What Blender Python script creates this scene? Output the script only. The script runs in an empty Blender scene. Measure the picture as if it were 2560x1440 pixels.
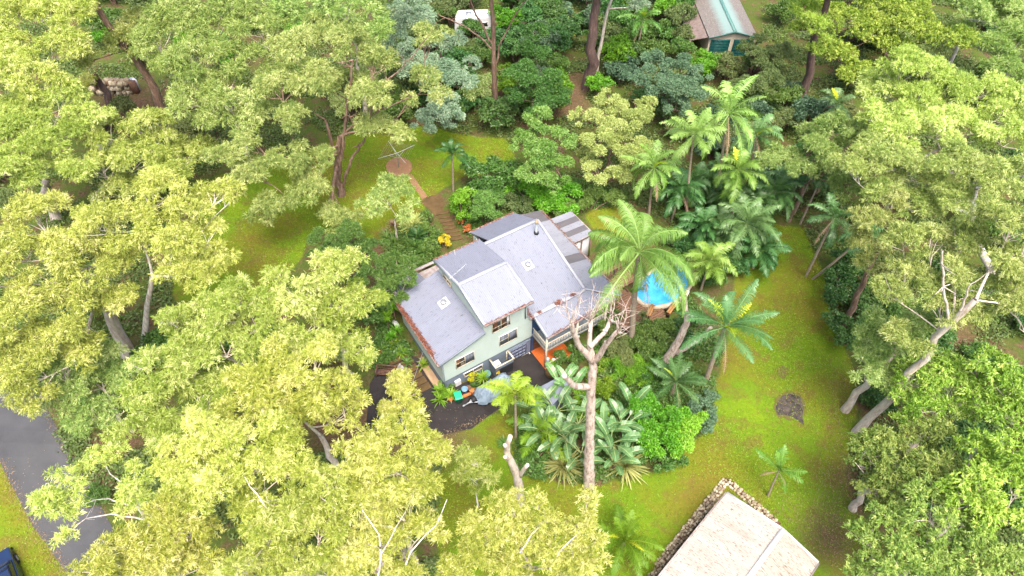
import bpy, bmesh, math, random
import numpy as np
from math import radians as R, sin, cos, pi
from mathutils import Vector, Matrix
from mathutils.geometry import delaunay_2d_cdt

# ---------------------------------------------------------------- camera, sky, sun, exposure
S = bpy.context.scene
COL = S.collection
CAM_H, PITCH, FPX = 50.0, R(50), 1707.0
cd = bpy.data.cameras.new("camera"); cam = bpy.data.objects.new("camera", cd); COL.objects.link(cam)
cam.location = (0, 0, CAM_H); cam.rotation_euler = (pi / 2 - PITCH, 0, 0)
cd.sensor_width = 36; cd.lens = 36 * FPX / 2560; cd.clip_end = 3000
S.camera = cam
SUN_AZ, SUN_EL = R(165), R(66)                      # azimuth clockwise from +Y: high, behind the camera to the right
W = bpy.data.worlds.new("World"); S.world = W; W.use_nodes = True
wn = W.node_tree.nodes; bg = wn["Background"]
sky = wn.new("ShaderNodeTexSky"); sky.sky_type = 'NISHITA'; sky.sun_disc = False
sky.sun_elevation = SUN_EL; sky.sun_rotation = SUN_AZ; sky.dust_density = 6.0; sky.air_density = 0.75; sky.ozone_density = 1.0
W.node_tree.links.new(sky.outputs[0], bg.inputs[0]); bg.inputs[1].default_value = 0.15
sl = bpy.data.lights.new("sun", 'SUN'); sl.energy = 1.55; sl.angle = R(32); sl.color = (1.0, 0.95, 0.87)
so = bpy.data.objects.new("sun", sl); COL.objects.link(so)
sv = Vector((cos(SUN_EL) * sin(SUN_AZ), cos(SUN_EL) * cos(SUN_AZ), sin(SUN_EL)))
so.rotation_euler = sv.to_track_quat('Z', 'Y').to_euler(); so.location = (0, 0, 80)
S.view_settings.view_transform = 'Standard'; S.view_settings.look = 'None'
S.view_settings.exposure = 1.78; S.view_settings.gamma = 1.0
S.cycles.max_bounces = 6; S.cycles.diffuse_bounces = 5; S.cycles.glossy_bounces = 2
S.cycles.transmission_bounces = 4; S.cycles.transparent_max_bounces = 4
S.cycles.use_denoising = True

rng = np.random.default_rng(7)
random.seed(7)

# ---------------------------------------------------------------- the lie of the land and the camera geometry
CP, SP = cos(PITCH), sin(PITCH)
PHI = R(57.5)
UX = np.array([sin(PHI), cos(PHI)]); VX = np.array([-UX[1], UX[0]])
HO = np.array([-5.667, 30.526])                      # front left corner of the house

def sstep(t):
    t = np.clip(t, 0, 1); return t * t * (3 - 2 * t)

PAD = [(16.55, 22.2), (9.2, 14.9), (12, 9), (24, 9), (22.5, 14.5), (19.4, 19.2)]      # sunken pad round the pale shed

def inside(poly, x, y):
    x = np.asarray(x, float); y = np.asarray(y, float); r = np.zeros(x.shape, bool)
    n = len(poly)
    for i in range(n):
        x1, y1 = poly[i]; x2, y2 = poly[(i + 1) % n]
        c = ((y1 > y) != (y2 > y)) & (x < (x2 - x1) * (y - y1) / (y2 - y1 + 1e-12) + x1)
        r ^= c
    return r

def gz(x, y):
    x = np.asarray(x, float); y = np.asarray(y, float)
    u = (x - HO[0]) * UX[0] + (y - HO[1]) * UX[1]; v = (x - HO[0]) * VX[0] + (y - HO[1]) * VX[1]
    z = -0.85 * sstep(u / 9.0) * (1 - sstep((v - 2) / 8)) + 2.2 * sstep((v - 1.5) / 12.0) * (1 - 0.7 * sstep((u - 13) / 6))
    z = z + 0.12 * np.sin(x * 0.21 + 1) * np.sin(y * 0.17) * sstep((np.hypot(u - 5, v - 3) - 14) / 10)
    return z

def ray(px, py):
    a = (px - 1280) / FPX; b = (py - 720) / FPX
    return np.array([a, CP - b * SP, -SP - b * CP])

def at(px, py, h=0.0):
    """the point h metres above the ground that the photograph shows at this pixel"""
    r = ray(px, py); z = h
    for _ in range(8):
        p = np.array([0, 0, CAM_H]) + r * ((z - CAM_H) / r[2]); z = float(gz(p[0], p[1])) + h
    return np.array([p[0], p[1], z])

def atz(px, py, z):
    r = ray(px, py); return np.array([0, 0, CAM_H]) + r * ((z - CAM_H) / r[2])

def atY(px, py, y):
    r = ray(px, py); return np.array([0, 0, CAM_H]) + r * (y / r[1])

def depth(p):
    return p[1] * CP + (CAM_H - p[2]) * SP

def hw(u, v, z):
    q = HO + UX * u + VX * v; return np.array([q[0], q[1], z])

def poly_at(pts):
    return [tuple(at(*p)[:2]) for p in pts]

# ---------------------------------------------------------------- materials
def new_mat(name):
    m = bpy.data.materials.new(name); m.use_nodes = True
    nt = m.node_tree; b = nt.nodes["Principled BSDF"]; return m, nt, b

def N(nt, t, **kw):
    n = nt.nodes.new(t)
    for k, v in kw.items():
        if k.startswith('i_'):
            n.inputs[k[2:].replace('_', ' ')].default_value = v
        else: setattr(n, k, v)
    return n

def L(nt, a, b): nt.links.new(a, b)

def c4(c): return (c[0], c[1], c[2], 1)

def ramp(nt, fac, stops):
    r = nt.nodes.new("ShaderNodeValToRGB"); e = r.color_ramp.elements
    while len(e) < len(stops): e.new(0.5)
    for k, (p, c) in zip(e, stops): k.position = p; k.color = c4(c)
    L(nt, fac, r.inputs[0]); return r.outputs[0]

def mixc(nt, f, a, b, blend='MIX'):
    m = nt.nodes.new("ShaderNodeMix"); m.data_type = 'RGBA'; m.blend_type = blend
    for i, s in ((0, f), (6, a), (7, b)):
        if isinstance(s, (int, float)): m.inputs[i].default_value = s
        elif isinstance(s, tuple): m.inputs[i].default_value = c4(s)
        else: L(nt, s, m.inputs[i])
    return m.outputs[2]

def noise(nt, scale, detail=4, co=None, rough=0.6):
    n = nt.nodes.new("ShaderNodeTexNoise"); n.inputs['Scale'].default_value = scale; n.inputs['Detail'].default_value = detail
    n.inputs['Roughness'].default_value = rough
    if co is not None: L(nt, co, n.inputs['Vector'])
    return n.outputs['Fac']

def coords(nt, scale=(1, 1, 1), kind='Object'):
    t = nt.nodes.new("ShaderNodeTexCoord"); m = nt.nodes.new("ShaderNodeMapping"); m.inputs['Scale'].default_value = scale
    L(nt, t.outputs[kind], m.inputs[0]); return m.outputs[0]

def bump(nt, b, h, strength=0.3, dist=0.02):
    n = nt.nodes.new("ShaderNodeBump"); n.inputs['Strength'].default_value = strength; n.inputs['Distance'].default_value = dist
    L(nt, h, n.inputs['Height']); L(nt, n.outputs[0], b.inputs['Normal'])

def simple(name, c, c2=None, scale=4, rough=0.7, spec=0.3, metal=0.0, bmp=0.0, bscale=None, stretch=(1, 1, 1)):
    m, nt, b = new_mat(name)
    c2 = c2 or tuple(x * 0.75 for x in c)
    co = coords(nt, stretch)
    f = noise(nt, scale, 5, co)
    L(nt, ramp(nt, f, [(0.3, c2), (0.7, c)]), b.inputs['Base Color'])
    b.inputs['Roughness'].default_value = rough; b.inputs['Specular IOR Level'].default_value = spec; b.inputs['Metallic'].default_value = metal
    if bmp: bump(nt, b, noise(nt, bscale or scale * 6, 4, co), bmp)
    return m

def leaf_mat(name, stops, trans=0.34, rough=0.5, spec=0.3):
    m, nt, b = new_mat(name)
    a = nt.nodes.new("ShaderNodeAttribute"); a.attribute_name = 'tint'
    c = ramp(nt, a.outputs['Fac'], stops)
    oi = nt.nodes.new("ShaderNodeObjectInfo"); hs = nt.nodes.new("ShaderNodeHueSaturation")       # every plant has its own cast of green
    for inp, lo, hi in (('Hue', .482, .522), ('Value', .86, 1.14)):
        mr = nt.nodes.new("ShaderNodeMapRange"); mr.inputs[3].default_value = lo; mr.inputs[4].default_value = hi
        src = oi.outputs['Random']
        if inp == 'Value':
            fr = nt.nodes.new("ShaderNodeMath"); fr.operation = 'MULTIPLY'; fr.inputs[1].default_value = 7.31; L(nt, src, fr.inputs[0]); f2 = nt.nodes.new("ShaderNodeMath"); f2.operation = 'FRACT'; L(nt, fr.outputs[0], f2.inputs[0]); src = f2.outputs[0]
        L(nt, src, mr.inputs[0]); L(nt, mr.outputs[0], hs.inputs[inp])
    L(nt, c, hs.inputs['Color']); c = hs.outputs[0]
    L(nt, c, b.inputs['Base Color']); b.inputs['Roughness'].default_value = rough; b.inputs['Specular IOR Level'].default_value = spec
    t = nt.nodes.new("ShaderNodeBsdfTranslucent")
    cc = mixc(nt, 1.0, c, (1.0, 1.0, 0.55), 'MULTIPLY'); L(nt, cc, t.inputs[0])
    mx = nt.nodes.new("ShaderNodeMixShader"); mx.inputs[0].default_value = trans
    L(nt, b.outputs[0], mx.inputs[1]); L(nt, t.outputs[0], mx.inputs[2])
    L(nt, mx.outputs[0], nt.nodes["Material Output"].inputs[0]); return m

M = {}
def lm(n, a, b, c, **k): M[n] = leaf_mat(n, [(0.0, a), (0.5, b), (1.0, c)], **k)
lm('gum_pale', (.21, .29, .045), (.41, .49, .095), (.72, .73, .32))
lm('gum_yellow', (.21, .27, .028), (.42, .46, .085), (.74, .71, .32))
lm('gum_green', (.14, .22, .045), (.30, .385, .09), (.56, .61, .26))
lm('gum_olive', (.13, .215, .048), (.29, .37, .095), (.54, .59, .25))
lm('gum_lime', (.12, .24, .022), (.27, .42, .05), (.50, .62, .15))
lm('wattle', (.13, .23, .14), (.24, .36, .23), (.40, .50, .34))
lm('tree_green', (.09, .17, .028), (.20, .30, .055), (.40, .48, .13), trans=.35)
lm('dark_leaf', (.025, .065, .018), (.05, .12, .03), (.09, .18, .045), rough=.4)
lm('mid_leaf', (.05, .11, .022), (.09, .18, .035), (.15, .26, .055), rough=.4)
lm('olive_leaf', (.07, .10, .03), (.12, .16, .05), (.18, .22, .07))
lm('blue_leaf', (.05, .10, .05), (.09, .16, .085), (.14, .22, .12))
lm('bright_leaf', (.08, .20, .012), (.15, .32, .02), (.24, .42, .04), rough=.4)
lm('pale_leaf', (.26, .32, .075), (.44, .49, .14), (.64, .66, .26))
lm('glossy_leaf', (.05, .13, .018), (.12, .235, .035), (.27, .39, .11), rough=.4)
lm('palm', (.07, .17, .02), (.16, .30, .045), (.30, .44, .12), rough=.38, spec=.4)
lm('palm_dark', (.03, .10, .022), (.08, .18, .05), (.17, .30, .11), rough=.35, spec=.45)
lm('palm_lime', (.14, .27, .02), (.24, .40, .03), (.36, .48, .06), rough=.4)
lm('spear', (.34, .46, .02), (.48, .56, .03), (.60, .62, .06))
lm('paddle', (.06, .15, .045), (.13, .26, .09), (.40, .48, .20), rough=.32, spec=.5, trans=.3)
lm('yucca', (.05, .10, .022), (.17, .21, .05), (.40, .41, .16), rough=.4)
lm('dead_frond', (.16, .10, .05), (.28, .19, .11), (.40, .30, .20), trans=.15)
lm('croton', (.20, .24, .01), (.48, .42, .02), (.62, .44, .03))
lm('red_leaf', (.16, .05, .02), (.35, .10, .03), (.5, .18, .06))
lm('fern_grass', (.09, .20, .012), (.17, .30, .02), (.26, .40, .04))
lm('litter', (.06, .022, .012), (.16, .055, .03), (.28, .13, .08), trans=.05)

def bark(name, stops, sz=.35):
    m, nt, b = new_mat(name)
    f = noise(nt, 3.4, 6, coords(nt, (1.4, 1.4, sz)), .7)
    L(nt, ramp(nt, f, stops), b.inputs['Base Color']); b.inputs['Roughness'].default_value = .8
    bump(nt, b, noise(nt, 9, 4, coords(nt, (2, 2, .4))), .5, .05); M[name] = m
bark('bark_pale', [(.30, (.22, .15, .10)), (.48, (.42, .36, .29)), (.7, (.58, .53, .46))])
bark('bark_white', [(.33, (.30, .23, .17)), (.5, (.52, .48, .42)), (.7, (.68, .65, .60))])
bark('bark_brown', [(.3, (.06, .035, .022)), (.52, (.15, .09, .06)), (.75, (.33, .25, .19))])
bark('bark_dark', [(.3, (.035, .022, .018)), (.55, (.085, .05, .04)), (.8, (.22, .15, .12))])
bark('bark_dead', [(.31, (.10, .07, .055)), (.40, (.25, .185, .145)), (.50, (.40, .32, .265)), (.64, (.54, .46, .40))], .45)
bark('palm_trunk', [(.3, (.12, .09, .06)), (.5, (.24, .19, .13)), (.7, (.36, .31, .24))], 4)

# ---------------------------------------------------------------- mesh helpers
class G:
    """collects quads (numpy) with a tint each; build() links them as one mesh object"""
    def __init__(s): s.v, s.f, s.t, s.n = [], [], [], 0
    def add(s, v, f, tint=0.5):
        v = np.asarray(v, np.float32).reshape(-1, 3); f = np.asarray(f, np.int32).reshape(-1, 4)
        s.v.append(v); s.f.append(f + s.n); s.n += len(v)
        s.t.append(np.full(len(f), tint, np.float32) if np.isscalar(tint) else np.asarray(tint, np.float32))
    def box(s, x0, y0, z0, x1, y1, z1, M4=None, tint=.5):
        v = np.array([(x, y, z) for z in (z0, z1) for x, y in ((x0, y0), (x1, y0), (x1, y1), (x0, y1))], float)
        if M4 is not None: v = v @ np.array(M4.to_3x3()).T + np.array(M4.translation)
        s.add(v, [(0, 3, 2, 1), (4, 5, 6, 7), (0, 1, 5, 4), (1, 2, 6, 5), (2, 3, 7, 6), (3, 0, 4, 7)], tint)
    def bar(s, a, b, w, h=None):
        """a square bar from a to b"""
        h = h or w; a = np.asarray(a, float); b = np.asarray(b, float); d = b - a; d = d / np.linalg.norm(d)
        up = np.array([0, 0, 1.]) if abs(d[2]) < .95 else np.array([0, 1., 0])
        x = np.cross(up, d); x /= np.linalg.norm(x); y = np.cross(d, x)
        o = [x * sx * w / 2 + y * sy * h / 2 for sx, sy in ((-1, -1), (1, -1), (1, 1), (-1, 1))]
        s.add([a + q for q in o] + [b + q for q in o], [(0, 3, 2, 1), (4, 5, 6, 7), (0, 1, 5, 4), (1, 2, 6, 5), (2, 3, 7, 6), (3, 0, 4, 7)])
    def tube(s, pts, rad, n=6, tint=.5, cap=False):
        pts = np.asarray(pts, float); rad = np.asarray(rad, float); k = len(pts)
        if cap:
            pts = np.vstack([pts[:1], pts, pts[-1:]]); rad = np.concatenate([[rad[0] * .02], rad, [rad[-1] * .02]]); k += 2
        d = np.gradient(pts, axis=0)
        if cap: d[0] = d[1] = pts[2] - pts[1]; d[-1] = d[-2] = pts[-2] - pts[-3]
        d /= np.linalg.norm(d, axis=1, keepdims=True) + 1e-9
        ref = np.where(np.abs(d[:, 2:3]) < .9, np.array([[0, 0, 1.]]), np.array([[0, 1., 0]]))
        if np.any(np.abs(d[:, 2]) >= .9): ref[:] = (0.05, 1., 0) if np.all(np.abs(d[:, 1]) < .9) else (1., 0, 0)
        x = np.cross(ref, d); x /= np.linalg.norm(x, axis=1, keepdims=True) + 1e-9; y = np.cross(d, x)
        a = np.linspace(0, 2 * pi, n, endpoint=False)
        v = pts[:, None] + rad[:, None, None] * (np.cos(a)[None, :, None] * x[:, None] + np.sin(a)[None, :, None] * y[:, None])
        i = np.arange(k - 1)[:, None] * n; j = np.arange(n)[None]; j2 = (j + 1) % n
        s.add(v.reshape(-1, 3), np.stack([i + j, i + j2, i + n + j2, i + n + j], -1).reshape(-1, 4), tint)
    def prof(s, outline, thick, axis):
        """prism of a convex-or-not outline [(a,z)..] in the plane across `axis` ('x' or 'y'), from thick[0] to thick[1]"""
        raise NotImplementedError
    def build(s, name, mat, parent=None, origin=None, smooth=False):
        v = np.concatenate(s.v); f = np.concatenate(s.f); t = np.concatenate(s.t)
        if origin is not None: v = v - np.asarray(origin, np.float32)
        me = bpy.data.meshes.new(name); me.vertices.add(len(v)); me.vertices.foreach_set('co', v.astype(np.float32).ravel())
        me.loops.add(len(f) * 4); me.loops.foreach_set('vertex_index', f.ravel())
        me.polygons.add(len(f)); me.polygons.foreach_set('loop_start', np.arange(0, len(f) * 4, 4, dtype=np.int32))
        at_ = me.attributes.new('tint', 'FLOAT', 'FACE'); at_.data.foreach_set('value', t)
        if smooth: me.polygons.foreach_set('use_smooth', np.ones(len(f), bool))
        me.update(calc_edges=True); me.materials.append(M[mat] if isinstance(mat, str) else mat)
        o = bpy.data.objects.new(name, me); COL.objects.link(o)
        if parent is not None: o.parent = parent
        elif origin is not None: o.location = origin
        return o

def tag(o, label=None, cat=None, group=None, kind=None):
    for k, v in (('label', label), ('category', cat), ('group', group), ('kind', kind)):
        if v: o[k] = v
    return o

def thing(name, label, cat, loc=(0, 0, 0), rz=0, group=None):
    o = bpy.data.objects.new(name, None); COL.objects.link(o); o.location = [float(q) for q in loc]; o.rotation_euler = (0, 0, rz)
    o.empty_display_size = .3
    return tag(o, label, cat, group)

def dup(o, parent=None):
    c = o.copy(); COL.objects.link(c); c.parent = parent
    for ch in [q for q in CHILD.get(o.name, [])]: dup(ch, c)
    return c
CHILD = {}

def pyobj(name, verts, faces, mat, parent=None, smooth=False, bevel=0):
    me = bpy.data.meshes.new(name); me.from_pydata([tuple(map(float, v)) for v in verts], [], faces)
    bm = bmesh.new(); bm.from_mesh(me); bmesh.ops.recalc_face_normals(bm, faces=bm.faces)
    if bevel: bmesh.ops.bevel(bm, geom=list(bm.edges), offset=bevel, segments=2, affect='EDGES', profile=.6)
    bm.to_mesh(me); bm.free()
    if smooth:
        for p in me.polygons: p.use_smooth = True
    me.materials.append(M[mat] if isinstance(mat, str) else mat)
    o = bpy.data.objects.new(name, me); COL.objects.link(o)
    if parent is not None: o.parent = parent
    return o

def prism(name, outline, vec, mat, parent=None, bevel=0, smooth=False):
    """extrude a 3-D outline by a vector"""
    n = len(outline); a = [np.asarray(p, float) for p in outline]; b = [p + np.asarray(vec, float) for p in a]
    fs = [tuple(range(n)), tuple(range(2 * n - 1, n - 1, -1))] + [(i, (i + 1) % n, n + (i + 1) % n, n + i) for i in range(n)]
    return pyobj(name, a + b, fs, mat, parent, smooth, bevel)

def panel(name, corners, t, mat, parent=None):
    a = np.asarray(corners, float); nrm = np.cross(a[1] - a[0], a[2] - a[0]); nrm /= np.linalg.norm(nrm)
    if nrm[2] < 0: nrm = -nrm
    return prism(name, corners, -nrm * t, mat, parent)

def lathe(name, prof, mat, parent=None, loc=(0, 0, 0), n=20, smooth=True):
    vs, fs = [], []
    for r, z in prof:
        for i in range(n): a = 2 * pi * i / n; vs.append((loc[0] + r * cos(a), loc[1] + r * sin(a), loc[2] + z))
    for k in range(len(prof) - 1):
        for i in range(n): fs.append((k * n + i, k * n + (i + 1) % n, (k + 1) * n + (i + 1) % n, (k + 1) * n + i))
    fs.append(tuple(range(n))[::-1]); fs.append(tuple(range((len(prof) - 1) * n, len(prof) * n)))
    return pyobj(name, vs, fs, mat, parent, smooth)

def sheet(name, poly, mat, lift=0.03, step=1.0, zfun=gz, kind='structure'):
    """a sheet that follows the ground inside a plan polygon"""
    xs = [p[0] for p in poly]; ys = [p[1] for p in poly]; pts = []
    n = len(poly)
    for i in range(n):
        a = np.array(poly[i]); b = np.array(poly[(i + 1) % n]); k = max(1, int(np.hypot(*(b - a)) / step))
        for j in range(k): pts.append(tuple(a + (b - a) * j / k))
    nb = len(pts); edges = [(i, (i + 1) % nb) for i in range(nb)]
    gx, gy = np.meshgrid(np.arange(min(xs) + .3, max(xs), step), np.arange(min(ys) + .3, max(ys), step))
    ins = inside(poly, gx, gy); pts += list(zip(gx[ins].tolist(), gy[ins].tolist()))
    vs, _, fs, *_ = delaunay_2d_cdt([Vector(p) for p in pts], edges, [list(range(nb))], 1, 1e-4)
    o = pyobj(name, [(v.x, v.y, float(zfun(v.x, v.y)) + lift) for v in vs], [tuple(f) for f in fs], mat)
    me = o.data
    if me.polygons and me.polygons[0].normal.z < 0:
        bm = bmesh.new(); bm.from_mesh(me); bmesh.ops.reverse_faces(bm, faces=bm.faces); bm.to_mesh(me); bm.free()
    if kind: o['kind'] = kind
    return o

# ---------------------------------------------------------------- ground
LAWN_R = poly_at([(1925, 560), (2010, 570), (2060, 680), (2075, 800), (2115, 870), (2150, 960), (2130, 1060), (2110, 1180), (2150, 1300), (2170, 1450), (1640, 1450),
                  (1480, 1450), (1100, 1450), (1080, 1130), (1130, 1095), (1235, 1030), (1300, 1040), (1290, 1190), (1480, 1215), (1640, 1180), (1765, 1075), (1790, 960), (1820, 860), (1830, 760), (1845, 670)])
LAWN_L = poly_at([(540, 440), (760, 385), (880, 335), (1110, 325), (1270, 345), (1290, 400), (1110, 470), (1060, 500), (1050, 560), (960, 600), (780, 580), (760, 640), (690, 720), (560, 770), (440, 760), (420, 640), (500, 540)])
LAWN_B = poly_at([(-120, 1130), (0, 1150), (80, 1310), (165, 1430), (240, 1600), (-200, 1600)])
LAWN_N = poly_at([(1455, 525), (1570, 515), (1580, 600), (1490, 590)])
LAWN_F = poly_at([(1385, 150), (1290, 60), (1260, 0), (1400, 0), (1440, 90)])
LITTERS = [(330, 270, 110, 50), (500, 350, 80, 35), (1425, 235, 60, 70), (1260, 240, 60, 60), (560, 130, 120, 40), (1850, 185, 60, 30), (2420, 870, 90, 60), (2240, 1050, 60, 60),
           (420, 830, 60, 50), (130, 1010, 40, 60), (300, 1150, 120, 80), (2070, 1340, 60, 70), (2160, 1210, 60, 50), (1130, 1110, 60, 40), (900, 1080, 150, 60)]

def build_ground():
    xs = np.concatenate([[-420, -250, -160, -110], np.arange(-84, 84.1, .55), [110, 160, 250, 420]])
    ys = np.concatenate([[-60, -20, 4], np.arange(10, 104, .55), [115, 130, 170, 260, 500]])
    X, Y = np.meshgrid(xs, ys); Z = gz(X, Y)
    pad = inside(PAD, X, Y); Z = np.where(pad, Z - 1.25, Z)
    n, m = X.shape
    lawn = np.zeros(X.shape)
    for p in (LAWN_R, LAWN_L, LAWN_B, LAWN_N, LAWN_F): lawn = np.maximum(lawn, inside(p, X, Y))
    lit = np.zeros(X.shape)
    for px, py, rx, ry in LITTERS:
        c = at(px, py); a = np.abs(at(px + rx, py)[0] - c[0]); b = np.abs(at(px, py - ry)[1] - c[1])
        d = np.hypot((X - c[0]) / a, (Y - c[1]) / b); lit = np.maximum(lit, np.clip(1.5 - d, 0, 1))
    for arr in (lawn, lit):                                       # soften the borders
        for _ in range(3):
            arr[1:-1, 1:-1] = (arr[1:-1, 1:-1] * 2 + arr[:-2, 1:-1] + arr[2:, 1:-1] + arr[1:-1, :-2] + arr[1:-1, 2:]) / 6
    me = bpy.data.meshes.new('ground'); v = np.stack([X, Y, Z], -1).reshape(-1, 3)
    i = (np.arange(n - 1)[:, None] * m + np.arange(m - 1)[None]).ravel()
    f = np.stack([i, i + 1, i + m + 1, i + m], -1)
    me.from_pydata(v.tolist(), [], f.tolist())
    for nm, arr in (('lawn', lawn), ('litter', lit)):
        a = me.attributes.new(nm, 'FLOAT', 'POINT'); a.data.foreach_set('value', arr.astype(np.float32).ravel())
    for p in me.polygons: p.use_smooth = True
    m_, nt, b = new_mat('ground_mat')
    co = coords(nt)
    def attr(nm):
        a = nt.nodes.new("ShaderNodeAttribute"); a.attribute_name = nm; return a.outputs['Fac']
    big = noise(nt, .16, 4, co); mid = noise(nt, .75, 5, co); fine = noise(nt, 4.2, 5, co, .8)
    grass = ramp(nt, big, [(.32, (.145, .115, .018)), (.44, (.125, .15, .011)), (.56, (.095, .175, .008)), (.70, (.14, .22, .009))])
    grass = mixc(nt, ramp(nt, mid, [(.50, (0, 0, 0)), (.66, (.75, .75, .75))]), grass, (.13, .088, .025))
    grass = mixc(nt, ramp(nt, fine, [(.3, (0, 0, 0)), (.75, (.6, .6, .6))]), grass, (.055, .075, .006))
    soil = ramp(nt, fine, [(.3, (.04, .024, .014)), (.55, (.105, .06, .038)), (.75, (.20, .125, .08))])
    under = mixc(nt, ramp(nt, mid, [(.34, (0, 0, 0)), (.54, (.92, .92, .92))]), soil, mixc(nt, fine, (.02, .045, .008), (.085, .12, .018)))
    ml = nt.nodes.new("ShaderNodeMath"); ml.operation = 'MULTIPLY_ADD'; ml.inputs[1].default_value = .45
    L(nt, mid, ml.inputs[0]); L(nt, attr('lawn'), ml.inputs[2])
    base = mixc(nt, ramp(nt, ml.outputs[0], [(.62, (0, 0, 0)), (.80, (1, 1, 1))]), under, grass)
    m2 = nt.nodes.new("ShaderNodeMath"); m2.operation = 'MULTIPLY'; L(nt, attr('litter'), m2.inputs[0])
    L(nt, ramp(nt, fine, [(.25, (.4, .4, .4)), (.6, (1, 1, 1))]), m2.inputs[1])
    base = mixc(nt, m2.outputs[0], base, soil)
    L(nt, base, b.inputs['Base Color']); b.inputs['Roughness'].default_value = .95; b.inputs['Specular IOR Level'].default_value = .1
    bump(nt, b, fine, .8, .08)
    me.materials.append(m_)
    o = bpy.data.objects.new('ground', me); COL.objects.link(o); o['kind'] = 'structure'
build_ground()

M['asphalt_dark'] = simple('asphalt_dark', (.027, .0225, .0215), (.014, .012, .0115), 1.1, .75, .25, 0, .5, 40)
M['asphalt'] = simple('asphalt', (.058, .059, .062), (.036, .037, .040), .35, .7, .3, 0, .4, 45)
DRIVE = poly_at([(915, 1065), (925, 960), (945, 925), (1000, 880), (1045, 895), (1075, 925), (1113, 980), (1200, 940), (1330, 878), (1366, 912), (1385, 955), (1335, 985), (1265, 1010), (1215, 1045), (1180, 1072), (1112, 1086), (1060, 1075), (1000, 1090), (930, 1095), (890, 1080)])
sheet('driveway', DRIVE, 'asphalt_dark', .035)
ROAD = poly_at([(-260, 830), (-80, 880), (60, 940), (100, 985), (130, 1045), (185, 1145), (265, 1290), (350, 1440), (480, 1680), (760, 2080), (640, 2080), (300, 1680), (165, 1432), (80, 1312), (0, 1155), (-150, 1040), (-330, 950)])
sheet('road', ROAD, 'asphalt', .03)

def ell(px, py, rx, ry, k=24, wob=0.0):
    return poly_at([(px + rx * cos(2 * pi * i / k) * (1 + wob * sin(i * 2.3)), py + ry * sin(2 * pi * i / k) * (1 + wob * cos(i * 1.7))) for i in range(k)])

m_, nt, b_ = new_mat('brick_paving')
br = nt.nodes.new("ShaderNodeTexBrick"); L(nt, coords(nt), br.inputs[0]); br.inputs['Scale'].default_value = 3.2
br.inputs['Color1'].default_value = c4((.27, .12, .075)); br.inputs['Color2'].default_value = c4((.21, .09, .055)); br.inputs['Mortar'].default_value = c4((.12, .09, .06)); br.inputs['Mortar Size'].default_value = .025
L(nt, mixc(nt, noise(nt, 3, 4), br.outputs[0], (.20, .10, .05)), b_.inputs['Base Color']); b_.inputs['Roughness'].default_value = .85
M['brick_paving'] = m_
sheet('brick_circle_paving', ell(998, 418, 33, 24), 'brick_paving', .05, .6)
sheet('brick_path', poly_at([(1012, 436), (1030, 437), (1045, 458), (1069, 492), (1055, 499), (1030, 462)]), 'brick_paving', .046, .6)
M['stone_path'] = simple('stone_path', (.105, .066, .028), (.055, .035, .014), 1.5, .85, .2, 0, .6, 12)
sheet('stone_landing_path', poly_at([(1046, 505), (1062, 492), (1103, 485), (1112, 510), (1105, 536), (1088, 540), (1075, 525)]), 'stone_path', .04, .6)
M['bare_soil'] = simple('bare_soil', (.10, .08, .035), (.075, .08, .012), 2.5, .95, .1, 0, .6, 14)
M['ash'] = simple('ash', (.020, .017, .018), (.085, .07, .06), 3.0, .95, .1, 0, .8, 14)
sheet('scorched_ground', ell(1974, 1014, 40, 36, 30, .08), 'bare_soil', .028, .5)
sheet('burnt_fire_patch_ground', poly_at([(1940, 1012), (1955, 990), (1980, 982), (2001, 994), (2009, 1020), (2006, 1040), (2010, 1064), (1998, 1054), (1980, 1042), (1960, 1037), (1945, 1038), (1939, 1026)]), 'ash', .035, .5)
sheet('bare_soil_ground', ell(1957, 930, 14, 16, 16, .15), 'bare_soil', .03, .5)

# ---------------------------------------------------------------- foliage
def unit(v): return v / (np.linalg.norm(v, axis=-1, keepdims=True) + 1e-9)

def add_leaves(g, c, d, ln, wd, tint, flat=None):
    """rhombic leaves: centre c, long direction d, length ln, width wd; flat = preferred normal"""
    n = len(c)
    nr = unit(rng.normal(size=(n, 3)) + (flat if flat is not None else 0))
    w = unit(np.cross(d, nr))
    ln = np.asarray(ln).reshape(-1, 1) / 2; wd = np.asarray(wd).reshape(-1, 1) / 2
    v = np.stack([c - d * ln, c + w * wd - d * ln * .15, c + d * ln, c - w * wd - d * ln * .15], 1)
    g.add(v.reshape(-1, 3), np.arange(n * 4).reshape(-1, 4), np.clip(tint, 0, 1))

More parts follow.
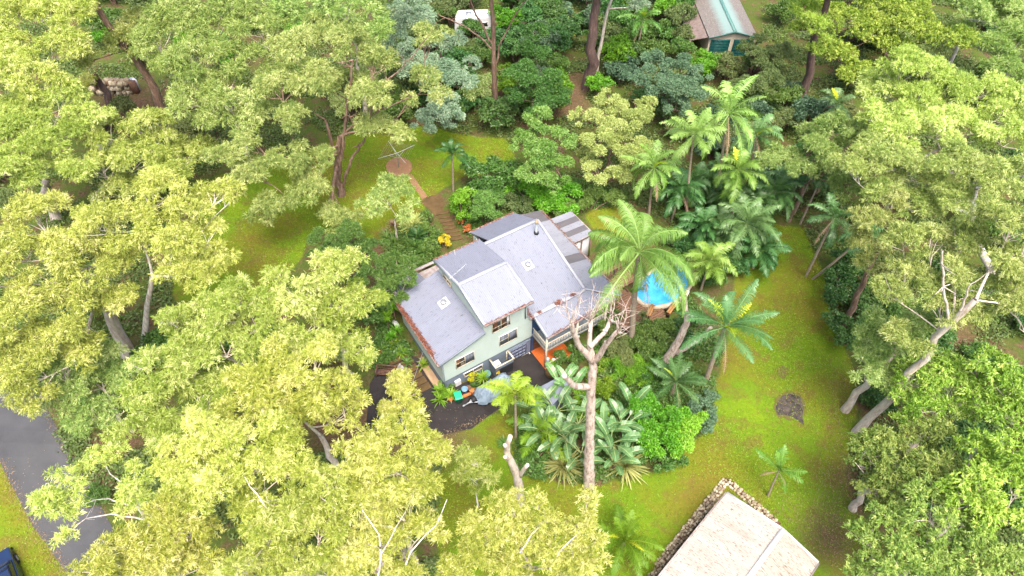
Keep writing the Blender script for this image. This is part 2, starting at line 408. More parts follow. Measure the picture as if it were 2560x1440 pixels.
def puff(g, p, r, leaf=.32, asp=.2, lai=1.5, droop=.6, tint0=.5, squash=.75, full=.3, var=.24, flatk=.85, spray=0):
    """one billow of foliage; with spray > 0 the leaves hang in sprays of that many, as eucalypt leaves do"""
    n = int(2.3 * pi * r * r * lai / (leaf * leaf * asp * .5))
    if spray:
        m = max(3, n // spray); n = m * spray
        s = unit(rng.normal(size=(m, 3))); s[:, 2] = np.where(s[:, 2] < -full, -s[:, 2], s[:, 2])
        q = r * (rng.random(m) ** .4)[:, None]; c0 = p + s * q * np.array([1, 1, squash])
        d0 = unit(s * .9 + np.array([0, 0, -droop * 1.0]) + rng.normal(size=(m, 3)) * .35)
        c0, d0, s_ = (np.repeat(x, spray, 0) for x in (c0, d0, s))
        d = unit(d0 + rng.normal(size=(n, 3)) * .42); c = c0 + d0 * leaf * rng.uniform(-.3, .9, n)[:, None] + d * leaf * .3 + rng.normal(size=(n, 3)) * leaf * .22
        t = np.repeat(tint0 + rng.normal(size=m) * var, spray) + rng.normal(size=n) * .12; s = s_
    else:
        s = unit(rng.normal(size=(n, 3))); s[:, 2] = np.where(s[:, 2] < -full, -s[:, 2], s[:, 2])
        q = r * (rng.random(n) ** .45)[:, None]; c = p + s * q * np.array([1, 1, squash])
        d = unit(s * .8 + np.array([0, 0, -droop]) + rng.normal(size=(n, 3)) * .45); t = tint0 + rng.normal(size=n) * var
    add_leaves(g, c, d, leaf * rng.uniform(.65, 1.25, n), leaf * asp * rng.uniform(.7, 1.3, n), t, flat=s * flatk + np.array([0, 0, flatk]))

def bez(a, b, c, k=6):
    t = np.linspace(0, 1, k)[:, None]; return (1 - t) ** 2 * a + 2 * t * (1 - t) * b + t * t * c

def tree(label, lobes, base=None, h=15, via=None, r0=.3, leaf='gum_pale', bark_='bark_pale', k=.4, ls=.34, asp=.155, lai=1.2, droop=.6,
         cat='tree', group=None, name='gum_tree', fork=.55, rp=.40, dens=.95, tint=.42, ground_h=0, squash=.75, twig=.024, hcl=(3, 26), limbs=True, spray=11, extra=()):
    """lobes: (px, py, radius px) read from the photograph; heights follow from the trunk they hang on"""
    if base is None:
        cxy = np.mean([(l[0], l[1]) for l in lobes], 0); B = at(cxy[0], cxy[1], h); B = np.array([B[0], B[1], float(gz(B[0], B[1]))])
    else: B = at(*base)
    root = thing(name, label, cat, B, group=group); ls *= .72
    tips = []
    top = B + [0, 0, h]
    if via:
        tr = [B] + [atY(px, py, B[1]) for px, py in via]
        tr = np.array(tr); axis = tr[-1]
    else: axis = B
    for l in lobes:
        r = ray(l[0], l[1]); t = np.dot(axis[:2], r[:2]) / np.dot(r[:2], r[:2]); za = CAM_H + r[2] * t
        zz = B[2] + h; z = np.clip(zz + k * (za - zz) + rng.normal() * .5, B[2] + hcl[0], B[2] + hcl[1])
        if len(l) > 3: z = B[2] + l[3]
        c = atz(l[0], l[1], z); tips.append((c, .86 * l[2] * depth(c) / FPX))
    cen = np.mean([t[0] for t in tips], 0)
    if not via:
        f = B + (cen - B) * np.array([.6, .6, fork]); mid = B + (f - B) * .5 + rng.normal(size=3) * [.25, .25, 0]
        tr = np.vstack([B, B + (mid - B) * [.8, .8, 1], f])
    # smooth trunk
    seg = np.concatenate([[0], np.cumsum(np.linalg.norm(np.diff(tr, axis=0), axis=1))]); tt = np.linspace(0, seg[-1], 9)
    trp = np.stack([np.interp(tt, seg, tr[:, i]) for i in range(3)], 1)
    trp[1:-1] += rng.normal(size=(7, 3)) * [r0 * .3, r0 * .3, 0]
    rad = r0 * np.linspace(1, .55, 9); rad[0] *= 1.25
    gt, gc = G(), G()
    trp[0, 2] -= .3
    gt.tube(trp, rad, 9)
    sk = [(trp[i], rad[i], .5 * (8 - i) * 0) for i in range(4, 9)]          # skeleton points: place, radius, way from the trunk
    for c, rr in sorted(tips, key=lambda t: np.linalg.norm(t[0] - trp[-1])):
        e = c - np.array([0, 0, rr * .35])
        a, ra, wa = min(sk, key=lambda q: np.linalg.norm(q[0] - e) + .35 * q[2] + 1.5 * max(0, q[0][2] + .4 - e[2]))
        dd = np.linalg.norm(e - a); m = a + (e - a) * .45 + np.array([0, 0, .10 * np.linalg.norm(e[:2] - a[:2])]) + rng.normal(size=3) * .12 * dd ** .5
        ra = min(ra * .75, .035 + .022 * dd); path = bez(a, m, e, 8); rads = np.linspace(ra, max(.03, ra * .45), 8)
        if limbs: gt.tube(path, rads, 6)
        for i in (3, 5, 7): sk.append((path[i], rads[i], wa + dd * i / 7))
        npf = max(3, int(dens * 2.1 * (1 / rp) ** 2 * .85))
        ti = tint + rng.normal() * .07
        for _ in range(npf):
            s = unit(rng.normal(size=3)); s[2] = abs(s[2]) * 1.0 - .25
            p = c + s * rr * np.array([1, 1, squash]) * rng.uniform(.62, 1.08)
            pr = rr * rp * rng.uniform(.75, 1.3)
            puff(gc, p, pr, ls, asp, lai, droop, ti + rng.normal() * .10, spray=spray)
            if limbs and rng.random() < .75: f = path[rng.integers(4, 8)]; q = p + unit(p - c + [0, 0, .2]) * pr * rng.uniform(.2, 1.0); gt.tube(bez(f, f + (q - f) * .5 + rng.normal(size=3) * .2, q, 5), np.array([1.5, 1.3, 1.1, .8, .4]) * twig * (depth(p) / 45) ** .5, 4)
    for rr0, rr1, pp in extra:                                  # boughs the photograph shows plainly: (px, py) in the plane of the trunk, (px, py, h) at a height
        if len(pp[0]) > 2: gt.tube(bez(trp[-1], (trp[-1] + at(*pp[0])) / 2 + [0, 0, .3], at(*pp[0]), 5), np.linspace(rr0 * 1.2, rr0, 5), 6)
        q = np.array([at(*w) if len(w) > 2 else atY(w[0], w[1], B[1]) for w in pp]); sg = np.concatenate([[0], np.cumsum(np.linalg.norm(np.diff(q, axis=0), axis=1))]); kk = max(6, int(sg[-1] / .6)); tq = np.linspace(0, sg[-1], kk)
        q = np.stack([np.interp(tq, sg, q[:, i]) for i in range(3)], 1); q[1:-1] = (q[:-2] + 2 * q[1:-1] + q[2:]) / 4; q[1:-1] += rng.normal(size=q[1:-1].shape) * .05
        if len(pp[0]) > 2: q[:, 2] -= .7; rr0, rr1 = rr0 * .65, rr1 * .65
        gt.tube(q, np.linspace(rr0, rr1, kk), 7)
        for _ in range(int(kk * .5)): i = rng.integers(kk // 3, kk); o = q[i] + rng.normal(size=3) * [.7, .5, .5] + [0, 0, .4]; gt.tube(bez(q[i], (q[i] + o) / 2 + rng.normal(size=3) * .1, o, 4), [rr1 * .8, rr1 * .6, rr1 * .5, .008], 4)
    gt.build('trunk', bark_, root, B, smooth=True); gc.build('crown', leaf, root, B)
    return root

def bush_mesh(g, c, R_, leaf, asp, lai, rp=.4, n=None, tint=.5, droop=.15, squash=.8):
    n = n or max(4, int(1.9 / rp ** 2 * .8))
    for _ in range(n):
        s = unit(rng.normal(size=3)); s[2] = abs(s[2]) - .1
        p = np.asarray(c) + s * R_ * np.array([1, 1, squash]) * rng.uniform(.55, 1)
        puff(g, p, R_ * rp * rng.uniform(.8, 1.25), leaf, asp, lai, droop, tint + rng.normal() * .14, .8)

def shrub(name, label, lobes, leaf, h=2.0, ls=.22, asp=.45, lai=1.2, cat='shrub', group=None, rp=.42, stems=True, droop=.15, tint=.5):
    """a shrub with its own lobes (px, py, radius px[, height of the lobe centre])"""
    cs = []
    for l in lobes:
        hh = l[3] if len(l) > 3 else h; c = at(l[0], l[1], hh); cs.append((c, l[2] * depth(c) / FPX))
    cen = np.mean([c for c, _ in cs], 0); B = np.array([cen[0], cen[1], float(gz(cen[0], cen[1]))])
    root = thing(name, label, cat, B, group=group); g = G(); gs = G()
    for c, rr in cs:
        bush_mesh(g, c, rr, ls, asp, lai, rp, tint=tint + rng.normal() * .05, droop=droop)
        p0 = B + (c - B) * [.35, .35, 0]; p0[2] = float(gz(p0[0], p0[1])) - .1
        gs.tube(bez(p0, (p0 + c) / 2 + rng.normal(size=3) * .15, c, 5), np.linspace(.09, .03, 5), 5)
    gs.build('stem', 'bark_brown', root, B, smooth=True); g.build('foliage', leaf, root, B)
    return root

def frond(g, base, az, e0, Lf, bend=1.5, nl=34, ll=.7, lw=.05, vee=.35, hang=.5, tint=.5, pet=.15, gr=None, seg=10, sweep=0.0):
    """one feather frond: arching rachis (into gr) and leaflets (into g)"""
    s = np.linspace(0, 1, seg + 1); ang = e0 - bend * s ** 1.4
    dx, dz = np.cos(ang) * Lf / seg, np.sin(ang) * Lf / seg
    x = np.concatenate([[0], np.cumsum(dx[:-1])]); z = np.concatenate([[0], np.cumsum(dz[:-1])])
    y = sweep * s ** 2 * Lf
    ca, sa = cos(az), sin(az)
    def rot(v): return np.stack([v[..., 0] * ca - v[..., 1] * sa, v[..., 0] * sa + v[..., 1] * ca, v[..., 2]], -1)
    P = np.stack([x, y, z], -1)
    (gr or g).tube(rot(P) + base, np.linspace(.05, .012, seg + 1) * (Lf / 3.5), 4, min(1, tint + .3))
    u = np.linspace(pet, 1, nl); px = np.interp(u, s, x); pz = np.interp(u, s, z); py = np.interp(u, s, y); an = np.interp(u, s, ang)
    tg = np.stack([np.cos(an), 0 * an, np.sin(an)], -1); up = np.stack([-np.sin(an), 0 * an, np.cos(an)], -1)
    p = np.stack([px, py, pz], -1)
    prof = np.sin(np.clip((u - pet) / (1 - pet), 0, 1) * pi * .82 + .42) * ll * (1 + 0 * u)
    for sd in (-1, 1):
        j = rng.normal(size=(nl, 3)) * .10
        side = np.array([0, sd, 0.])
        d1 = unit(side + tg * .55 + up * vee + j); d2 = unit(d1 + np.array([0, 0, -hang * 1.7]) + j); d3 = unit(d2 + np.array([0, 0, -hang * 1.9]))
        l = (prof * rng.uniform(.6, 1.12, nl) * (rng.random(nl) > .05))[:, None] + .01
        q1 = p + d1 * l * .42; q2 = q1 + d2 * l * .36; q3 = q2 + d3 * l * .22
        wv = unit(tg * 1.0 + up * .4) * lw / 2
        v = np.stack([p - wv * .6, p + wv * .6, q1 - wv, q1 + wv, q2 - wv * .8, q2 + wv * .8, q3 - wv * .1, q3 + wv * .1], 1)
        v = rot(v) + base
        i = (np.arange(nl) * 8)[:, None]
        f = np.concatenate([i + [0, 1, 3, 2], i + [2, 3, 5, 4], i + [4, 5, 7, 6]])
        t = np.tile(np.clip(tint + rng.normal(size=nl) * .12, 0, 1), 3)
        g.add(v.reshape(-1, 3), f, t)

def palm(label, crown, base=None, h=None, nf=15, Lf=3.2, leaf='palm', spear=0, dead=0, bend=(1.2, 2.0), ll=.75, lw=.055, hang=.5, vee=.35, r0=.16, emin=-.25, emax=1.35,
         group=None, nl=36, name='palm_tree', tint=.5, dry=0, bark_='palm_trunk', cat='palm', spl=1.3):
    if base is not None:
        B = at(*base)
        r = ray(*crown); t = np.dot(B[:2], r[:2]) / np.dot(r[:2], r[:2]); C_ = np.array([0, 0, CAM_H]) + r * t
        if h is not None: C_ = atz(crown[0], crown[1], B[2] + h)
    else:
        C_ = at(crown[0], crown[1], h); B = np.array([C_[0], C_[1], float(gz(C_[0], C_[1]))])
    root = thing(name, label, cat, B, group=group)
    gt = G(); mid = (B + C_) / 2 + np.array([.15 * (C_[0] - B[0]), 0, 0]); pts = bez(B - [0, 0, .2], mid, C_, 8)
    gt.tube(pts, np.linspace(r0 * 1.25, r0 * .75, 8), 8); gt.build('trunk', bark_, root, B, smooth=True)
    g = G(); a0 = rng.random() * 6
    for i in range(nf):
        q = i / max(1, nf - 1); e0 = emax + (emin - emax) * q + rng.normal() * .08
        frond(g, C_, a0 + i * 2.399 + rng.normal() * .3, e0 + rng.normal() * .14, Lf * rng.uniform(.72, 1.14) * (.8 + .2 * min(1, q * 2)), rng.uniform(*bend) * rng.uniform(.85, 1.3), int(nl * 1.3), ll * 1.15, lw, vee, hang,
              np.clip(tint + .25 * (.5 - q) + rng.normal() * .1, 0, 1), sweep=rng.normal() * .16)
    g.build('crown', leaf, root, B)
    for i in range(spear):
        gs = G(); frond(gs, C_, a0 + 1 + i * 2.2, 1.15 - .15 * i, Lf * .62, .9, 22, ll * .55 * spl, lw * 1.5, .7, .35, .6); gs.build('new_frond', 'spear', root, B)
    for i in range(dead + (1 if rng.random() < .5 else 0)):
        gd = G(); frond(gd, C_ - [0, 0, .3], a0 + .7 + i * 2.6, -.5, Lf * .85, 1.0, 22, ll * .6, lw, .0, .9, .5); gd.build('dead_frond', 'dead_frond', root, B)
    return root

def strap(g, base, az, e0, Lf, w, bend, tint, seg=5, stripe=None):
    s = np.linspace(0, 1, seg + 1); ang = e0 - bend * s ** 1.3
    x = np.concatenate([[0], np.cumsum(np.cos(ang[:-1]) * Lf / seg)]); z = np.concatenate([[0], np.cumsum(np.sin(ang[:-1]) * Lf / seg)])
    wd = w * np.sin(np.clip(s * .9 + .12, 0, 1) * pi) ** .6 / 2; wd[-1] = .004
    d = np.array([cos(az), sin(az), 0]); n = np.array([-sin(az), cos(az), 0])
    c = base + x[:, None] * d + z[:, None] * np.array([0, 0, 1.])
    if stripe is None: cols = [(-1, 1, tint)]
    else: cols = [(-1, -.5, stripe), (-.5, .5, tint), (.5, 1, stripe)]
    for a, b, t in cols:
        v = np.stack([c + n * (wd * a)[:, None], c + n * (wd * b)[:, None]], 1).reshape(-1, 3); i = (np.arange(seg) * 2)[:, None]
        g.add(v, i + np.array([0, 1, 3, 2]), t)

def rosette(name, label, px, py, n=40, Lf=.8, w=.06, leaf='mid_leaf', e=(.1, 1.4), bend=.7, stem=0.0, group=None, cat='plant', stripe=None, heads=1, spread=.4, h=0.0, part='foliage'):
    B = at(px, py, 0); root = thing(name, label, cat, B, group=group); g = G(); gs = G()
    for k_ in range(heads):
        off = np.array([rng.normal() * spread, rng.normal() * spread, rng.uniform(-.3, .3) * (stem > .5)]) if heads > 1 else np.zeros(3)
        hd = B + off + [0, 0, stem + h]
        for i in range(n):
            strap(g, hd, i * 2.399 + rng.normal() * .1, rng.uniform(*e), Lf * rng.uniform(.75, 1.1), w * rng.uniform(.8, 1.1), bend * rng.uniform(.5, 1.3), float(np.clip(.5 + rng.normal() * .22, 0, 1)), stripe=stripe)
        if stem: gs.tube(np.array([B + off * [.5, .5, 0] - [0, 0, .1], hd]), [.05, .035], 5)
    if stem: gs.build('stem', 'bark_brown', root, B)
    g.build(part, leaf, root, B); return root

def paddle_leaf(g, base, az, e0, pet, bl, bw, tint, bend=.9):
    """a long petiole with a torn banana-like blade"""
    s = np.linspace(0, 1, 15); ang = e0 - bend * np.clip((s - .35) / .65, 0, 1) ** 1.2; Lt = pet + bl
    x = np.concatenate([[0], np.cumsum(np.cos(ang[:-1]) * Lt / 14)]); z = np.concatenate([[0], np.cumsum(np.sin(ang[:-1]) * Lt / 14)])
    d = np.array([cos(az), sin(az), 0]); n = np.array([-sin(az), cos(az), 0])
    c = base + x[:, None] * d + z[:, None] * np.array([0, 0, 1.])
    g.tube(c, np.linspace(.05, .012, 15), 4, .9)
    i0 = int(14 * pet / Lt); q = np.linspace(0, 1, 15 - i0); wd = bw * np.sin(np.clip(q * .93 + .05, 0, 1) * pi) ** .55 / 2
    up = np.stack([-np.sin(ang)[:, None] * d + np.cos(ang)[:, None] * np.array([0, 0, 1.])], 0)[0]
    for sd in (-1, 1):
        for k_ in range(len(q) - 1):
            i = i0 + k_; gap = .06 * rng.random() if rng.random() < .7 else 0; fold = .28 + rng.normal() * .10
            a, b = c[i], c[i + 1] - (c[i + 1] - c[i]) * gap
            lean = (c[i + 1] - c[i]) * .6
            ea = a + n * sd * wd[k_] + up[i] * wd[k_] * fold + lean; eb = b + n * sd * wd[k_ + 1] + up[i] * wd[k_ + 1] * fold + lean
            ma, mb = a + (ea - a) * .09, b + (eb - b) * .09
            g.add([a, b, mb, ma], [(0, 1, 2, 3)], .86)
            g.add([ma, mb, eb, ea], [(0, 1, 2, 3)], float(np.clip(tint + rng.normal() * .06, 0, .7)))

def strelitzia(label, stems, group='bird of paradise clumps below the dead gum'):
    B = at(stems[0][0], stems[0][1]); root = thing('bird_of_paradise_plant', label, 'plant', B, group=group); g = G(); gs = G()
    for px, py, h, n in stems:
        b = at(px, py); top = b + [rng.normal() * .15, rng.normal() * .15, h]; gs.tube(np.array([b - [0, 0, .1], (b + top) / 2, top]), [.16, .14, .12], 6)
        a0 = rng.random() * 6
        for i in range(n):
            paddle_leaf(g, top, a0 + i * 2.399 + rng.normal() * .2, rng.uniform(.35, 1.25), rng.uniform(.7, 1.2), rng.uniform(1.3, 1.9), rng.uniform(.5, .7), rng.uniform(.15, .5), rng.uniform(.7, 1.4))
    gs.build('stem', 'bark_brown', root, B, smooth=True); g.build('foliage', 'paddle', root, B); return root

def lawn_blades():
    """short blades and weeds over the mown lawns"""
    g = G()
    for P in (LAWN_R, LAWN_L, LAWN_B, LAWN_N):
        x0, y0 = np.min(P, 0); x1, y1 = np.max(P, 0); x0 = max(x0, -60); y0 = max(y0, 13); k = int((x1 - x0) * (y1 - y0) * 75)
        x = rng.uniform(x0, x1, k); y = rng.uniform(y0, y1, k); m = inside(P, x, y) & ~inside(PAD, x, y) & ~inside(DRIVE, x, y)
        w = np.sin(x * .5 + 2 * np.sin(y * .23)) + np.sin(y * .43 + x * .2); m &= (w + rng.normal(size=k) * 1.3) > -.6
        x, y, w = x[m], y[m], w[m]; n = len(x); p = np.stack([x, y, gz(x, y) + .05], 1); d = unit(rng.normal(size=(n, 3)) * [1, 1, .6])
        add_leaves(g, p, d, rng.uniform(.10, .24, n), rng.uniform(.03, .06, n), .45 + .10 * w + rng.normal(size=n) * .26, flat=np.array([0, 0, 1.0]))
    tag(g.build('lawn_grass', 'lawn_blade'), kind='stuff')
lm('lawn_blade', (.17, .12, .018), (.13, .19, .010), (.22, .32, .015), trans=.15)
lawn_blades()

# ---------------------------------------------------------------- the two-storey house (local x = along the front wall, y = away from the viewer, z = world height)
def roof_mat(name, rib, c=(.47, .48, .53), c2=None, dirt=.45, dcol=(.055, .058, .065), rust=0.0):
    """corrugated sheet: ribs run along the local axis `rib`; dry leaf flecks lie along the ribs"""
    m, nt, b = new_mat(name); c2 = c2 or tuple(x * .86 for x in c)
    sc = (.25, 1.3, 1) if rib == 'x' else (1.3, .25, 1)
    f = noise(nt, 1.0, 4, coords(nt, sc))
    col = ramp(nt, f, [(.3, c2), (.7, c)])
    wv = nt.nodes.new("ShaderNodeTexWave"); wv.bands_direction = 'Y' if rib == 'x' else 'X'; wv.inputs['Scale'].default_value = 2.05; L(nt, coords(nt), wv.inputs[0])
    col = mixc(nt, mixc(nt, wv.outputs['Fac'], (.0, .0, .0), (.42, .42, .42)), col, tuple(x * .6 for x in c))
    fl = noise(nt, 3.6, 2, coords(nt, (.8, 5, 1) if rib == 'x' else (5, .8, 1)), .5)
    col = mixc(nt, ramp(nt, fl, [(1 - dirt * .64, (0, 0, 0)), (1 - dirt * .64 + .05, (.8, .8, .8))]), col, dcol)
    if rust:
        col = mixc(nt, ramp(nt, noise(nt, .5, 5, coords(nt, (1, .3, 1))), [(.5, (0, 0, 0)), (.72, (rust, rust, rust))]), col, (.20, .13, .09))
        col = mixc(nt, ramp(nt, noise(nt, 9, 3, coords(nt)), [(.64, (0, 0, 0)), (.7, (.7, .7, .7))]), col, dcol)
    L(nt, col, b.inputs['Base Color']); b.inputs['Roughness'].default_value = .7; b.inputs['Specular IOR Level'].default_value = .2
    bump(nt, b, wv.outputs['Fac'], .35, .02); M[name] = m
roof_mat('roof_x', 'x', (.18, .193, .242), dirt=.57)
roof_mat('roof_y', 'y', (.185, .198, .24), dirt=.57)
roof_mat('roof_front_lit', 'y', (.205, .22, .262), dirt=.55)  # same sheet as the main roof; the front slope's stronger light is in the colour
roof_mat('roof_back_shaded', 'y', (.165, .175, .218), dirt=.57)  # same sheet again, painted darker for the shade on slopes facing away
roof_mat('roof_side', 'x', (.22, .228, .255), (.17, .176, .20), dirt=.57)
roof_mat('roof_smoky', 'x', (.11, .105, .11), (.075, .07, .075), dirt=.45, dcol=(.16, .155, .16))
M['flash'] = simple('flash', (.32, .33, .365), (.28, .29, .32), 2, .6, .2)
M['fascia'] = simple('fascia', (.20, .24, .27), (.15, .18, .20), 2, .6)
M['gutter'] = simple('gutter', (.30, .28, .27), (.17, .12, .10), 2.5, .7)
m_, nt, b_ = new_mat('weatherboard')
wv = nt.nodes.new("ShaderNodeTexWave"); wv.bands_direction = 'Z'; wv.wave_profile = 'SAW'; wv.inputs['Scale'].default_value = 2.0; L(nt, coords(nt), wv.inputs[0])
f = noise(nt, .9, 4, coords(nt, (1, 1, .5)))
c_ = ramp(nt, f, [(.3, (.41, .49, .44)), (.7, (.46, .54, .49))])
c_ = mixc(nt, ramp(nt, wv.outputs['Fac'], [(.0, (.75, .75, .75)), (.16, (0, 0, 0))]), c_, (.20, .26, .23))
L(nt, c_, b_.inputs['Base Color']); b_.inputs['Roughness'].default_value = .6; bump(nt, b_, wv.outputs['Fac'], .5, .03); M['weatherboard'] = m_
M['blue_wall'] = simple('blue_wall', (.135, .165, .20), (.10, .125, .155), 1.2, .7)
M['navy_wall'] = simple('navy_wall', (.035, .065, .14), (.025, .05, .11), 1.2, .6)
M['cream'] = simple('cream', (.48, .43, .33), (.38, .33, .25), 3, .6)
M['white'] = simple('white', (.50, .50, .50), (.43, .43, .43), 2, .5)
M['glass'] = simple('glass', (.018, .017, .016), (.05, .045, .04), 1.2, .08, .6)
M['curtain'] = simple('curtain', (.17, .185, .21), (.05, .058, .075), 3, .9, stretch=(6, 6, .3))
M['brown_int'] = simple('brown_int', (.16, .07, .03), (.04, .02, .012), 2, .8)
M['tan'] = simple('tan', (.36, .25, .15), (.22, .14, .08), 1.5, .85, .2, 0, .5, 12)
M['orange_tile'] = simple('orange_tile', (.50, .115, .018), (.36, .075, .015), 2.0, .45, .4)
M['garage'] = simple('garage', (.15, .165, .235), (.12, .135, .19), 2, .6)
M['black'] = simple('black', (.012, .012, .013), (.025, .025, .027), 4, .6)
M['metal'] = simple('metal', (.42, .44, .46), (.28, .29, .31), 6, .35, .5, .6)
M['grey_metal'] = simple('grey_metal', (.30, .36, .40), (.22, .27, .30), 4, .4, .5, .3)
M['rail'] = simple('rail', (.42, .40, .36), (.32, .30, .27), 3, .7)

RZ = pi / 2 - PHI
house = thing('house', 'two storey mint weatherboard house with grey corrugated roofs and blue base', 'house', (HO[0], HO[1], 0), RZ)
def hbox(name, x0, y0, z0, x1, y1, z1, mat, parent=house, bevel=0):
    v = [(x, y, z) for z in (z0, z1) for x, y in ((x0, y0), (x1, y0), (x1, y1), (x0, y1))]
    return pyobj(name, v, [(0, 3, 2, 1), (4, 5, 6, 7), (0, 1, 5, 4), (1, 2, 6, 5), (2, 3, 7, 6), (3, 0, 4, 7)], mat, parent, False, bevel)
# walls: front, left, upper gables, back and the right-hand block
prism('wall', [(0, 0, 1.45), (8.75, 0, 1.45), (8.75, 0, 4.55), (8.2, 0, 4.7), (8.2, 0, 7.25), (4.0, 0, 7.25), (4.0, 0, 5.72), (0, 0, 4.43)], (0, .15, 0), 'weatherboard', house)
prism('wall', [(0, .15, 1.3), (0, 7.5, 1.3), (0, 7.5, 4.43), (0, .15, 4.43)], (.15, 0, 0), 'weatherboard', house)
for x in (4.0, 8.05):
    prism('wall', [(x, .15, 4.0), (x, .15, 7.28), (x, 3.3, 8.1), (x, 7.4, 7.12), (x, 7.4, 4.0)], (.15, 0, 0), 'weatherboard', house)
hbox('wall', 4.15, 7.35, 1.5, 8.05, 7.5, 6.9, 'weatherboard'); hbox('wall', 0.15, 7.35, 0, 4.0, 7.5, 4.3, 'weatherboard')
hbox('base_wall', .05, .05, -1.6, 8.7, .2, 1.45, 'blue_wall')
hbox('base_wall', .05, .2, -1.0, .2, 7.5, 1.3, 'blue_wall')
hbox('wall', 8.75, .0, -1.6, 14.0, .15, 4.6, 'navy_wall'); hbox('wall', 13.85, .15, -1.6, 14.0, 10.6, 4.6, 'weatherboard'); hbox('wall', 9.2, 10.45, 0, 13.85, 10.6, 4.6, 'weatherboard'); hbox('wall', 9.2, 7.5, 0, 9.35, 10.45, 4.6, 'weatherboard')
prism('wall', [(13.9, .15, 4.6), (13.9, 7.2, 6.75), (13.9, 10.5, 4.6)], (.09, 0, 0), 'weatherboard', house)
# roofs
def rp(c, mat, t=.09, name='roof'): return panel(name, c, t, mat, house)
rp([(-.32, -.28, 4.50), (3.99, -.28, 5.86), (3.99, 7.6, 5.86), (-.32, 7.6, 4.50)], 'roof_x')
rp([(3.75, -.68, 7.40), (8.28, -.68, 7.40), (8.28, 3.3, 8.32), (3.75, 3.3, 8.32)], 'roof_front_lit')
rp([(3.75, 3.3, 8.32), (8.28, 3.3, 8.32), (8.28, 7.62, 7.22), (3.75, 7.62, 7.22)], 'roof_back_shaded')
rp([(8.21, -.12, 4.70), (13.98, -.12, 4.70), (14.02, 7.2, 6.92), (8.21, 7.2, 6.92)], 'roof_y')
rp([(9.1, 7.2, 6.92), (14.02, 7.2, 6.92), (14.0, 11.0, 4.75), (9.1, 11.0, 4.75)], 'roof_back_shaded')
rp([(8.21, 7.2, 6.92), (9.1, 7.2, 6.92), (9.1, 7.62, 6.68), (8.21, 7.62, 6.68)], 'roof_back_shaded')
rp([(-.2, 7.64, 5.1 - .35), (2.9, 7.64, 5.05), (2.9, 9.9, 4.1), (-.2, 9.9, 4.05)], 'roof_back_shaded', .07)
rp([(8.72, -2.3, 3.95), (16.2, -2.0, 3.92), (14.05, -.16, 4.60), (8.72, -.16, 4.62)], 'roof_y', .07)
rp([(14.06, -.14, 4.62), (16.75, -2.0, 3.98), (16.75, 3.0, 4.0), (14.06, 3.0, 4.72)], 'roof_side', .07)
rp([(14.06, 3.0, 4.72), (16.75, 3.0, 4.0), (16.75, 4.0, 4.0), (14.06, 4.0, 4.72)], 'roof_smoky', .065)
rp([(14.06, 4.0, 4.72), (16.75, 4.0, 4.0), (16.75, 9.0, 4.0), (14.06, 9.0, 4.72)], 'roof_side', .07)
rp([(14.03, 9.0, 4.72), (16.75, 9.0, 4.0), (16.75, 10.6, 4.0), (14.03, 10.6, 4.72)], 'roof_smoky', .065)
# flashings, barges, fascias and gutters
def bars(name, segs, w, h, mat):
    for a, b in segs: g = G(); g.bar(a, b, w, h); g.build(name, mat, house)
bars('ridge_cap', [((3.74, 3.3, 8.35), (8.29, 3.3, 8.35)), ((8.2, 7.2, 6.95), (14.05, 7.2, 6.95))], .30, .05, 'flash')
bars('barge_capping', [((3.77, -.66, 7.44), (3.77, 3.3, 8.36)), ((8.27, -.66, 7.44), (8.27, 3.3, 8.36)), ((14.03, -.12, 4.75), (14.03, 7.2, 6.97))], .22, .05, 'flash')
bars('barge_capping', [((3.77, 3.35, 8.36), (3.77, 7.6, 7.27)), ((8.74, -2.28, 4.0), (8.74, -.16, 4.68)), ((14.06, -.16, 4.68), (16.6, -2.0, 4.02))], .14, .05, 'flash')
bars('flashing_strip', [((8.3, -.22, 4.70), (14.0, -.22, 4.70))], .40, .04, 'flash')
bars('fascia', [((-.30, -.32, 4.40), (3.97, -.32, 5.74)), ((3.68, -.66, 7.30), (3.68, 3.3, 8.22)), ((3.68, 3.3, 8.22), (3.68, 7.6, 7.12)), ((8.68, -2.28, 3.86), (8.68, -.16, 4.54))], .05, .17, 'fascia')
bars('gutter', [((-.40, -.3, 4.42), (-.40, 7.6, 4.42)), ((3.7, -.75, 7.33), (8.3, -.75, 7.33)), ((3.7, 7.69, 7.15), (8.3, 7.69, 7.15)), ((9.05, 11.08, 4.68), (14.0, 11.08, 4.68)), ((-.2, 9.98, 4.0), (2.9, 9.98, 4.02)),
                ((8.7, -2.38, 3.88), (16.2, -2.08, 3.86)), ((16.84, -2.0, 3.94), (16.84, 10.6, 3.94))], .14, .13, 'gutter')
bars('downpipe', [((.06, -.06, -.3), (.06, -.06, 4.3)), ((-.36, -.1, 4.38), (.06, -.06, 4.3)), ((8.0, -.08, 4.6), (8.0, -.08, 7.25))], .09, .09, 'fascia')
hbox('footing_ledge', -.62, -.25, -.6, .0, 7.3, .25, 'tan'); bars('back_deck_edge', [((-.4, 10.4, 3.7), (9.0, 10.4, 3.75))], .3, .12, 'gutter')
hbox('back_deck', 3.0, 7.7, 3.3, 9.1, 10.2, 3.45, 'gutter')
